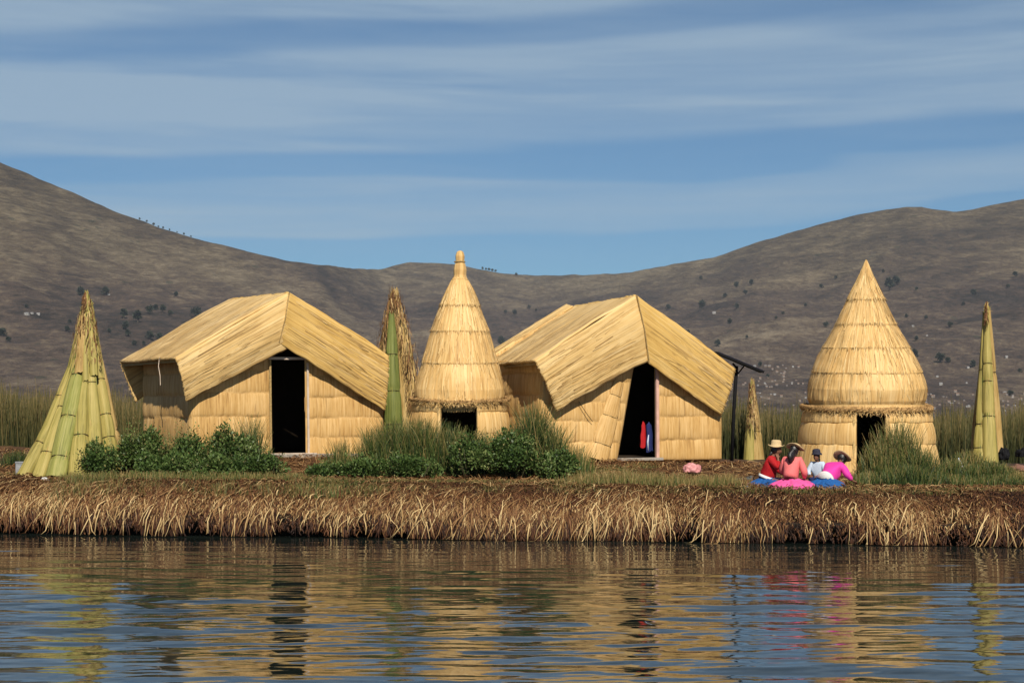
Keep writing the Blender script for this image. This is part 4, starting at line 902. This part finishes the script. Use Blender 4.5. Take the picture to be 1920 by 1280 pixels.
sedge('tall_grass', [(470, 778, 28.4, 60, 380, .30), (415, 800, 28.2, 80, 260, .45), (330, 800, 28.2, 90, 260, .4), (250, 800, 28.4, 80, 200, .45), (700, 800, 28.2, 60, 750, .35), (735, 785, 28.2, 60, 900, .3), (775, 780, 28.2, 60, 900, .35), (800, 785, 28.0, 80, 1000, .34), (845, 792, 28.0, 60, 700, .28), (880, 800, 27.9, 60, 600, .36), (915, 805, 28.0, 60, 500, .35), (950, 800, 27.8, 50, 400, .35), (1002, 752, 27.8, 60, 900, .25), (970, 790, 27.9, 50, 500, .3), (1035, 790, 27.6, 60, 700, .35), (640, 820, 28.4, 60, 300, .45), (1080, 830, 27.6, 60, 350, .5)],
      'tall dark grass growing in front of the slim round hut', 31)
sedge('rush_clump', [(1645, 825, 26.6, 60, 500, .42), (1685, 782, 26.8, 90, 800, .38), (1720, 835, 26.5, 80, 900, .3), (1700, 868, 26.0, 130, 1500, .25), (1620, 880, 26.0, 60, 350, .45), (1650, 800, 26.8, 50, 110, .6)],
      'tall rushes growing in front of the wide round hut', 32)
sedge('shore_grass', [(1790, 858, 26.6, 90, 1200, .32), (1860, 862, 26.6, 90, 1300, .35), (1910, 880, 26.3, 70, 700, .55), (1780, 885, 26.0, 120, 700, .4), (1870, 885, 26.0, 120, 800, .3), (1820, 840, 28.3, 70, 500, .45), (1980, 880, 26.3, 90, 500, .4)],
      'short green grass at the right end of the island', 33)
sedge('ground_grass', [(x, 880+5*math.sin(x), 27.0-0.0009*x, 90, 420, .62) for x in range(1090, 1380, 45)]+[(1150, 872, 28.2, 90, 350, .5), (1210, 868, 28.6, 60, 260, .5), (590, 890, 27.4, 70, 250, .7), (560, 885, 27.6, 50, 200, .75), (1610, 900, 25.9, 50, 160, .5)]+[(x, 884+6*math.sin(x), 26.9, 110, 480, .50) for x in range(150, 560, 50)]+[(x, 890+6*math.sin(x), 26.5, 110, 480, .47) for x in range(600, 1100, 50)]+[(x, 893+.018*(x-100), 26.35-.0008*x, 90, 260, .52) for x in range(140, 1900, 70)]+[(20, 880, 28, 60, 200, .5), (30, 840, 29.5, 60, 500, .2), (245, 800, 30.5, 40, 300, .3)],
      'yellowish grass and dry stalks scattered over the island ground', 34, .005)

# ------------------------------------------------------------------ small things
def lumpy(name, px, py, Y, size, mat, label, cat, seed=1., group=None, zr=0.0):
    bm = bmesh.new(); bmesh.ops.create_icosphere(bm, subdivisions=4, radius=1)
    for v in bm.verts:
        c = v.co.copy(); f = 1+.35*fbm(c.x*1.6+seed, c.y*1.6, c.z*1.6+seed, 4); v.co = Vector((c.x*size[0]*f, c.y*size[1]*f, max(-.3, c.z)*size[2]*f))
    o = bm_obj(name, bm, mat, None, True); o.location = at(px, py, Y); o.rotation_euler.z = zr
    return tag(o, label, cat, group)
lumpy('plastic_bag', 1297, 880, 27.6, (.15, .12, .12), M['bag'], 'crumpled pink plastic bag on the ground below the right hut', 'bag', 2.)
lumpy('tarpaulin', 1400, 905, 27.2, (.24, .3, .10), M['grey'], 'grey sheet heaped on the ground left of the seated person in red', 'sheet', 4.)
lumpy('dark_sack', 1882, 856, 28.6, (.10, .12, .17), M['black'], 'dark sack leaning at the foot of the narrow reed cone', 'sack', 6., 'dark sacks at the right edge')
lumpy('dark_sack', 1915, 852, 28.8, (.09, .12, .12), M['black'], 'dark sack cut by the right edge of the picture', 'sack', 9., 'dark sacks at the right edge')
lumpy('cloth_heap', 1910, 880, 27.9, (.16, .16, .08), mat_plain('brown_cloth', (.22, .11, .08), .9), 'brown cloth heap beside the dark sack at the right edge', 'cloth', 3.)
p = at(1804, 876, 27.6); bt = empty('plastic_bottle', p, 0, 'thin white plastic bottle leaning in the grass left of the narrow reed cone', 'bottle'); bt.rotation_euler = (0, R(-22), 0)
bm = bmesh.new(); tube_pts(bm, [(0, 0, 0), (0, 0, .01), (0, 0, .11), (0, 0, .14), (0, 0, .155)], [.02, .024, .024, .010, .010], 14); bm_obj('bottle_body', bm, M['white'], bt, True)
bm = bmesh.new(); tube_pts(bm, [(0, 0, .156), (0, 0, .175)], .012, 12); bm_obj('cap', bm, M['paleblue'], bt, True)
lumpy('white_rag', 1785, 878, 27.5, (.05, .04, .03), M['white'], 'white scrap of cloth lying left of the leaning bottle', 'cloth', 5.)
lumpy('white_rag', 84, 899, 27.0, (.07, .05, .035), M['white'], 'white scrap lying at the foot of the widest reed cone', 'cloth', 7.)
bm = bmesh.new(); box_bm(bm, (0, 0, .12), (.16, .2, .24)); box_bm(bm, (0, 0, .25), (.175, .215, .025)); box_bm(bm, (0, -.103, .12), (.10, .006, .14))
o = bm_obj('crate', bm, mat_plain('grey_plastic', (.27, .28, .30), .6), bevel=.008); o.location = at(38, 893, 28.2); o.rotation_euler.z = .3; tag(o, 'small grey crate behind the left foot of the widest reed cone', 'crate')
# garments in the doorway of hut 2
def garment(px0, px1, y0, y1, mat, name, label, cat, seed, flare=1.0, d=.12, collar=None, col2=None):
    A = h2.L((px0+px1)/2, y1, d); T = h2.L((px0+px1)/2, y0, d); w_ = (px1-px0)/2*30/F; H = T.z-A.z
    root = empty(name, h2.O+h2.ex*A.x+h2.ed*d+Vector((0, 0, A.z)), h2.a, label, cat)
    n = 36; P = np.zeros((n, 30, 3)); UV = np.zeros((n, 30, 2))
    for j in range(30):
        q = j/29; r_ = w_*(1.0-.35*q**2*flare)*(.35 if q > .96 else 1)
        for i in range(n):
            a_ = 2*math.pi*i/n; rr_ = r_*(1+.16*math.cos(a_*5+seed)*(1-q)); P[i, j] = (rr_*math.cos(a_)+.02*n1(q*3, seed), rr_*.6*math.sin(a_), q*H+(.035*math.cos(a_+seed) if q > .8 else .02*math.cos(a_*2+seed)*(1-q)))
    link('cloth', gridmesh('cloth', P, closed=True), mat, root)
    if collar:
        bm = bmesh.new(); bmesh.ops.create_uvsphere(bm, u_segments=16, v_segments=10, radius=1, matrix=Matrix.Translation((.01, -.01, H+.0)) @ Matrix.Diagonal((w_*.85, w_*.5, .035, 1))); bm_obj('collar', bm, collar, root, True)
    if col2:
        bm = bmesh.new(); tube_pts(bm, [(-w_*.7, -w_*.5, H*.02), (-w_*.9, -w_*.55, H*.35), (-w_*.6, -w_*.55, H*.6)], [.010, .016, .008], 8); bm_obj('trim', bm, col2, root, True)
    return root
garment(1199, 1212, 792, 838, M['red'], 'hanging_cloth', 'narrow red cloth hanging inside the slanted doorway', 'cloth', 1., flare=1.5)
garment(1211, 1224, 794, 846, M['navy'], 'hanging_garment', 'blue garment with pale trim hanging beside the pink door post', 'clothing', 2., flare=.4, d=.06, col2=M['paleblue'])

# ------------------------------------------------------------------ people
def skin_mesh(nodes, edges, sub=2, root='pelvis'):
    names = list(nodes); me = bpy.data.meshes.new('sk'); me.from_pydata([nodes[n][0] for n in names], [(names.index(a_), names.index(b_)) for a_, b_ in edges], [])
    o = bpy.data.objects.new('sk', me); COL.objects.link(o)
    m_ = o.modifiers.new('skin', 'SKIN'); m_.use_smooth_shade = True
    for i, n in enumerate(names):
        r_ = nodes[n][1]; r_ = r_ if isinstance(r_, tuple) else (r_, r_)
        me.skin_vertices[0].data[i].radius = r_; me.skin_vertices[0].data[i].use_root = (n == root)
    s_ = o.modifiers.new('sub', 'SUBSURF'); s_.levels = sub; s_.render_levels = sub
    dg = bpy.context.evaluated_depsgraph_get(); dg.update()
    res = bpy.data.meshes.new_from_object(o.evaluated_get(dg)); bpy.data.objects.remove(o); return res
def V3(*a): return Vector(a)
def head_bm(c, fwd, r_=.092):
    """head with brow, nose, mouth, chin and ears, facing fwd"""
    bm = bmesh.new(); bmesh.ops.create_uvsphere(bm, u_segments=32, v_segments=24, radius=1)
    for v in bm.verts:
        x, y, z = v.co
        w_ = 1-.22*max(0, -z)**1.5; x2 = x*(1.0+.06*max(0, z)); y2 = y*.80*w_
        if x > .3:
            nose = math.exp(-((y/.16)**2+((z+.18)/.22)**2)); x2 += .26*nose
            for sy in (-1, 1): x2 -= .10*math.exp(-(((y-sy*.30)/.17)**2+((z-.08)/.14)**2))
            x2 += .07*math.exp(-((y/.5)**2+((z-.24)/.10)**2)); x2 += .06*math.exp(-((y/.22)**2+((z+.52)/.07)**2))-.05*math.exp(-((y/.26)**2+((z+.58)/.03)**2)); x2 += .10*math.exp(-((y/.3)**2+((z+.85)/.14)**2))
        v.co = Vector((x2*r_*1.02, y2*r_, z*r_*1.22))
    for sy in (-1, 1): bmesh.ops.create_uvsphere(bm, u_segments=10, v_segments=8, radius=1, matrix=Matrix.Translation((-.008, sy*r_*.80, -.005)) @ Matrix.Diagonal((.014, .008, .026, 1)))
    f = Vector(fwd).normalized(); up = V3(0, 0, 1); y_ = up.cross(f).normalized(); up = f.cross(y_)
    bmesh.ops.transform(bm, verts=bm.verts, matrix=Matrix.Translation(c) @ Matrix((f, y_, up)).transposed().to_4x4()); return bm
def hat(parent, c, tilt, mat, r_brim=.19, r_crown=.095, h=.10, band=None):
    prof = [(.004, h), (r_crown*.6, h), (r_crown*.9, h*.88), (r_crown, h*.6), (r_crown*1.04, .015), (r_crown*1.15, .0), (r_brim*.8, -.008), (r_brim, -.0), (r_brim, -.007), (r_brim*.8, -.016), (r_crown, -.012)]
    P = np.zeros((40, len(prof), 3))
    for i in range(40):
        a_ = 2*math.pi*i/40
        for j, (r_, z) in enumerate(prof): P[i, j] = (r_*math.cos(a_), r_*math.sin(a_), z+(.02*math.cos(2*a_) if r_ > r_crown*1.2 else 0))
    o = link('hat', gridmesh('hat', P, closed=True), mat, parent); o.location = c; o.rotation_euler = tilt
    if band:
        bm = bmesh.new(); tube_pts(bm, [(r_crown*1.05*math.cos(q), r_crown*1.05*math.sin(q), .022) for q in [2*math.pi*i/24 for i in range(25)]], .010, 6, False); bm_obj('band', bm, band, o, True)
    return o
def person(px, py, Y, rz, sc, pose, label, top, skirt, hatm, hatkw, waist=None, hairlong=False, skirt_kw=None, shawl=None):
    g = at(px, py, Y); g.z = gz(g.x, Y)+.01; root = empty('person', g, rz, label, 'person'); root.scale = (sc, sc, sc)
    J = pose; nodes = {}; E = []
    def nd(n, r_): nodes[n] = (J[n], r_)
    nd('pelvis', .12); nd('waist', .10); nd('chest', .115); nd('neckb', .055); nd('neck', .045); nd('headc', .06)
    E += [('pelvis', 'waist'), ('waist', 'chest'), ('chest', 'neckb'), ('neckb', 'neck'), ('neck', 'headc')]
    for s_ in 'lr':
        for n, r_ in (('sh', .055), ('el', .038), ('wr', .024), ('pa', (.034, .016))): nd(n+s_, r_)
        E += [('chest', 'sh'+s_), ('sh'+s_, 'el'+s_), ('el'+s_, 'wr'+s_), ('wr'+s_, 'pa'+s_)]
        w_, p_ = Vector(J['wr'+s_]), Vector(J['pa'+s_]); d = (p_-w_).normalized(); sd = d.cross(V3(0, 0, 1)).normalized(); dn = sd.cross(d)
        if dn.z > 0: dn = -dn
        for k, (off, ln) in enumerate(((-.026, .060), (-.009, .068), (.009, .064), (.026, .050))):
            a_ = p_+sd*off+d*.018; b_ = a_+d*ln*.55+dn*.008; c_ = b_+d*ln*.35+dn*ln*.35
            for m_, (q, r_) in enumerate(((a_, .009), (b_, .008), (c_, .006))): nodes['f%s%d%d' % (s_, k, m_)] = (q, r_)
            E += [('pa'+s_, 'f%s%d0' % (s_, k)), ('f%s%d0' % (s_, k), 'f%s%d1' % (s_, k)), ('f%s%d1' % (s_, k), 'f%s%d2' % (s_, k))]
        a_ = w_.lerp(p_, .6)+sd*.03*(-1 if s_ == 'l' else 1); nodes['t'+s_] = (a_, .010); nodes['u'+s_] = (a_+sd*.02*(-1 if s_ == 'l' else 1)+d*.03, .008); E += [('pa'+s_, 't'+s_), ('t'+s_, 'u'+s_)]
        for n, r_ in (('hip', .07), ('kn', .048), ('an', .036), ('to', (.035, .022))): nd(n+s_, r_)
        E += [('pelvis', 'hip'+s_), ('hip'+s_, 'kn'+s_), ('kn'+s_, 'an'+s_), ('an'+s_, 'to'+s_)]
    body = skin_mesh(nodes, E, 1); bm = head_bm(J['headc'], J['look']); bm.from_mesh(body)
    me = bpy.data.meshes.new('body'); bm.to_mesh(me); bm.free(); link('body', me, M['skin'], root)
    # jacket
    cn = {}; 
    for n, r_ in (('pelvis', (.165, .19)), ('waist', (.15, .17)), ('chest', (.155, .175)), ('neckb', .07)): cn[n] = (J[n], r_)
    E = [('pelvis', 'waist'), ('waist', 'chest'), ('chest', 'neckb')]
    for s_ in 'lr':
        cn['sh'+s_] = (J['sh'+s_], .088); cn['el'+s_] = (J['el'+s_], .070); cn['wr'+s_] = (Vector(J['wr'+s_]).lerp(Vector(J['el'+s_]), .12), .042); E += [('chest', 'sh'+s_), ('sh'+s_, 'el'+s_), ('el'+s_, 'wr'+s_)]
    link('jacket', skin_mesh(cn, E, 2), top, root)
    # skirt spread over the folded legs
    k = skirt_kw or {}; cx, cy = k.get('c', (.16, 0)); rx, ry, hh = k.get('r', (.40, .33, .22)); n = 96; m_ = 26; P = np.zeros((n, m_, 3))
    for i in range(n):
        a_ = 2*math.pi*i/n; fold = 1+.05*math.sin(a_*7+1+2*n1(a_, px))+.03*math.sin(a_*15+2*n1(a_*2, px))
        for j in range(m_):
            q = j/(m_-1); r_ = math.sqrt(max(0, 1-q**2.2)); z = hh*q*(1+.10*n1(a_*2, 3+px))-.02*(1-q); f = 1+(fold-1)*(1-q*.6)*1.5; z *= 1+(fold-1)*.9
            pc = Vector(J['pelvis']); w3 = q**4; P[i, j] = ((cx+rx*r_*math.cos(a_)*f)*(1-w3)+(pc.x+.15*math.cos(a_))*w3, (cy+ry*r_*math.sin(a_)*f)*(1-w3)+(pc.y+.15*math.sin(a_))*w3, z)
    link('skirt', gridmesh('skirt', P, closed=True), skirt, root)
    if waist:
        bm = bmesh.new(); pc = Vector(J['pelvis']); wc = Vector(J['waist']); tube_pts(bm, [pc.lerp(wc, .05), pc.lerp(wc, .2), pc.lerp(wc, .42)], [.172, .176, .165], 24); bm_obj('underskirt' if waist[1] else 'sash', bm, waist[0], root, True)
    # hair
    f = Vector(J['look']).normalized(); hc = Vector(J['headc'])
    bm = bmesh.new(); bmesh.ops.create_uvsphere(bm, u_segments=24, v_segments=16, radius=1, matrix=Matrix.Translation(hc-f*.022+V3(0, 0, .012)) @ Matrix.Diagonal((.095, .088, .112, 1)))
    if hairlong:
        sd = f.cross(V3(0, 0, 1)).normalized(); b0 = hc-f*.08
        ch = Vector(J['chest'])-f*.15
        tube_pts(bm, [b0+V3(0, 0, -.02), b0+V3(0, 0, -.10)-f*.02, ch+V3(0, 0, .08), ch+V3(0, 0, -.02)], [.085, .10, .12, .06], 16, flat=.6)
    else:
        for sg in (-1, 1):
            sd = f.cross(V3(0, 0, 1)).normalized()*sg; b0 = hc-f*.07+sd*.04
            tube_pts(bm, [b0+V3(0, 0, -.03), b0+V3(0, 0, -.13)-f*.06, b0+V3(0, 0, -.27)-f*.09], [.03, .022, .012], 8)
    bm_obj('hair', bm, M['hair'], root, True)
    hat(root, hc+f*.0+V3(0, 0, .055)+Vector(hatkw.get('off', (0, 0, 0))), hatkw.get('tilt', (0, 0, 0)), hatm, **{k_: v_ for k_, v_ in hatkw.items() if k_ not in ('off', 'tilt')})
    if shawl:
        bm = bmesh.new(); ch = Vector(J['chest']); tube_pts(bm, [ch-f*.10+V3(0, 0, -.12), ch-f*.13+V3(0, 0, .0), ch-f*.10+V3(0, 0, .12)], [.10, .13, .09], 16); bm_obj('shawl', bm, shawl, root, True)
    return root
def sitpose(lean=.0, armr=None, arml=None, look=(1, 0, -.1), tall=1.0):
    P = dict(pelvis=(0, 0, .13), waist=(.03+lean*.18, 0, .27*tall), chest=(.05+lean*.40, 0, .44*tall), neckb=(.06+lean*.60, 0, .565*tall), neck=(.075+lean*.68, 0, .61*tall), headc=(.10+lean*.78, 0, .70*tall), look=look,
             hipl=(.05, .09, .09), hipr=(.05, -.09, .09), knl=(.38, .23, .075), knr=(.38, -.23, .075), anl=(.22, -.08, .06), anr=(.24, .10, .06), tol=(.14, -.16, .05), tor=(.16, .18, .05),
             shl=(.05+lean*.5, .15, .52*tall), shr=(.05+lean*.5, -.15, .52*tall))
    a_ = arml or ((.20, .24, .30), (.36, .12, .22), (.42, .08, .21)); b_ = armr or ((.20, -.24, .30), (.36, -.12, .22), (.42, -.08, .21))
    P['ell'], P['wrl'], P['pal'] = a_; P['elr'], P['wrr'], P['par'] = b_
    return {k: Vector(v) for k, v in P.items()}
person(1437, 911, 26.1, R(-14), .83, sitpose(.12, armr=((.24, -.20, .34), (.24, -.12, .52), (.22, -.08, .59)), look=(1, -.12, -.15)), 'seated person in red jacket, blue skirt and straw hat, hand raised to the face',
       M['red'], M['blue'], M['hat'], dict(off=(-.005, 0, .03), tilt=(0, R(3), 0), r_brim=.165, r_crown=.10, h=.115), waist=(M['white'], 0), skirt_kw=dict(c=(.12, 0), r=(.47, .40, .165)))
person(1481, 917, 25.6, R(62), .82, sitpose(.22, armr=((.14, -.26, .28), (.30, -.20, .16), (.36, -.16, .14)), look=(1, .1, -.45)), 'seated woman in salmon top and pink skirt seen from behind, with long black hair',
       M['salmon'], M['pink'], M['hat'], dict(off=(.03, -.02, .015), tilt=(R(8), R(24), 0), r_brim=.185, r_crown=.085, h=.07), hairlong=True, skirt_kw=dict(c=(.12, -.04), r=(.52, .47, .165)))
person(1536, 905, 26.4, R(-120), .62, sitpose(.15, look=(1, 0, -.35)), 'child in a pale blue top and dark felt hat between the women in pink', M['paleblue'], M['navy'], M['darkhat'],
       dict(off=(0, 0, .035), tilt=(0, R(8), 0), r_brim=.15, r_crown=.105, h=.13), skirt_kw=dict(c=(.12, 0), r=(.40, .36, .20)))
person(1546, 918, 25.6, R(50), .84, sitpose(.78, armr=((.34, -.30, .24), (.44, -.36, .12), (.50, -.37, .10)), arml=((.46, .22, .22), (.54, .10, .10), (.58, .06, .08)), look=(1, 0, -1.3), tall=.74),
       'woman in magenta jacket bending forward over a white and blue skirt', M['magenta'], M['blue'], M['hat'], dict(off=(.0, 0, .0), tilt=(0, R(40), 0), r_brim=.18, r_crown=.085, h=.07),
       waist=(M['white'], 1), skirt_kw=dict(c=(.06, .0), r=(.36, .36, .18)))

# ------------------------------------------------------------------ haze
m = bpy.data.materials.new('haze'); m.use_nodes = True; nt = m.node_tree; nt.nodes.clear()
o_ = N(nt, 'ShaderNodeOutputMaterial'); v_ = N(nt, 'ShaderNodeVolumePrincipled'); v_.inputs['Color'].default_value = (.80, .88, 1, 1); v_.inputs['Density'].default_value = 0.00005; v_.inputs['Anisotropy'].default_value = 0.2
nt.links.new(v_.outputs[0], o_.inputs['Volume'])
bm = bmesh.new(); box_bm(bm, (0, 3800, 398), (19000, 9000, 803.9))
hz = bm_obj('haze', bm, m); tag(hz, 'pale air between the camera and the hills', 'haze', kind='stuff')
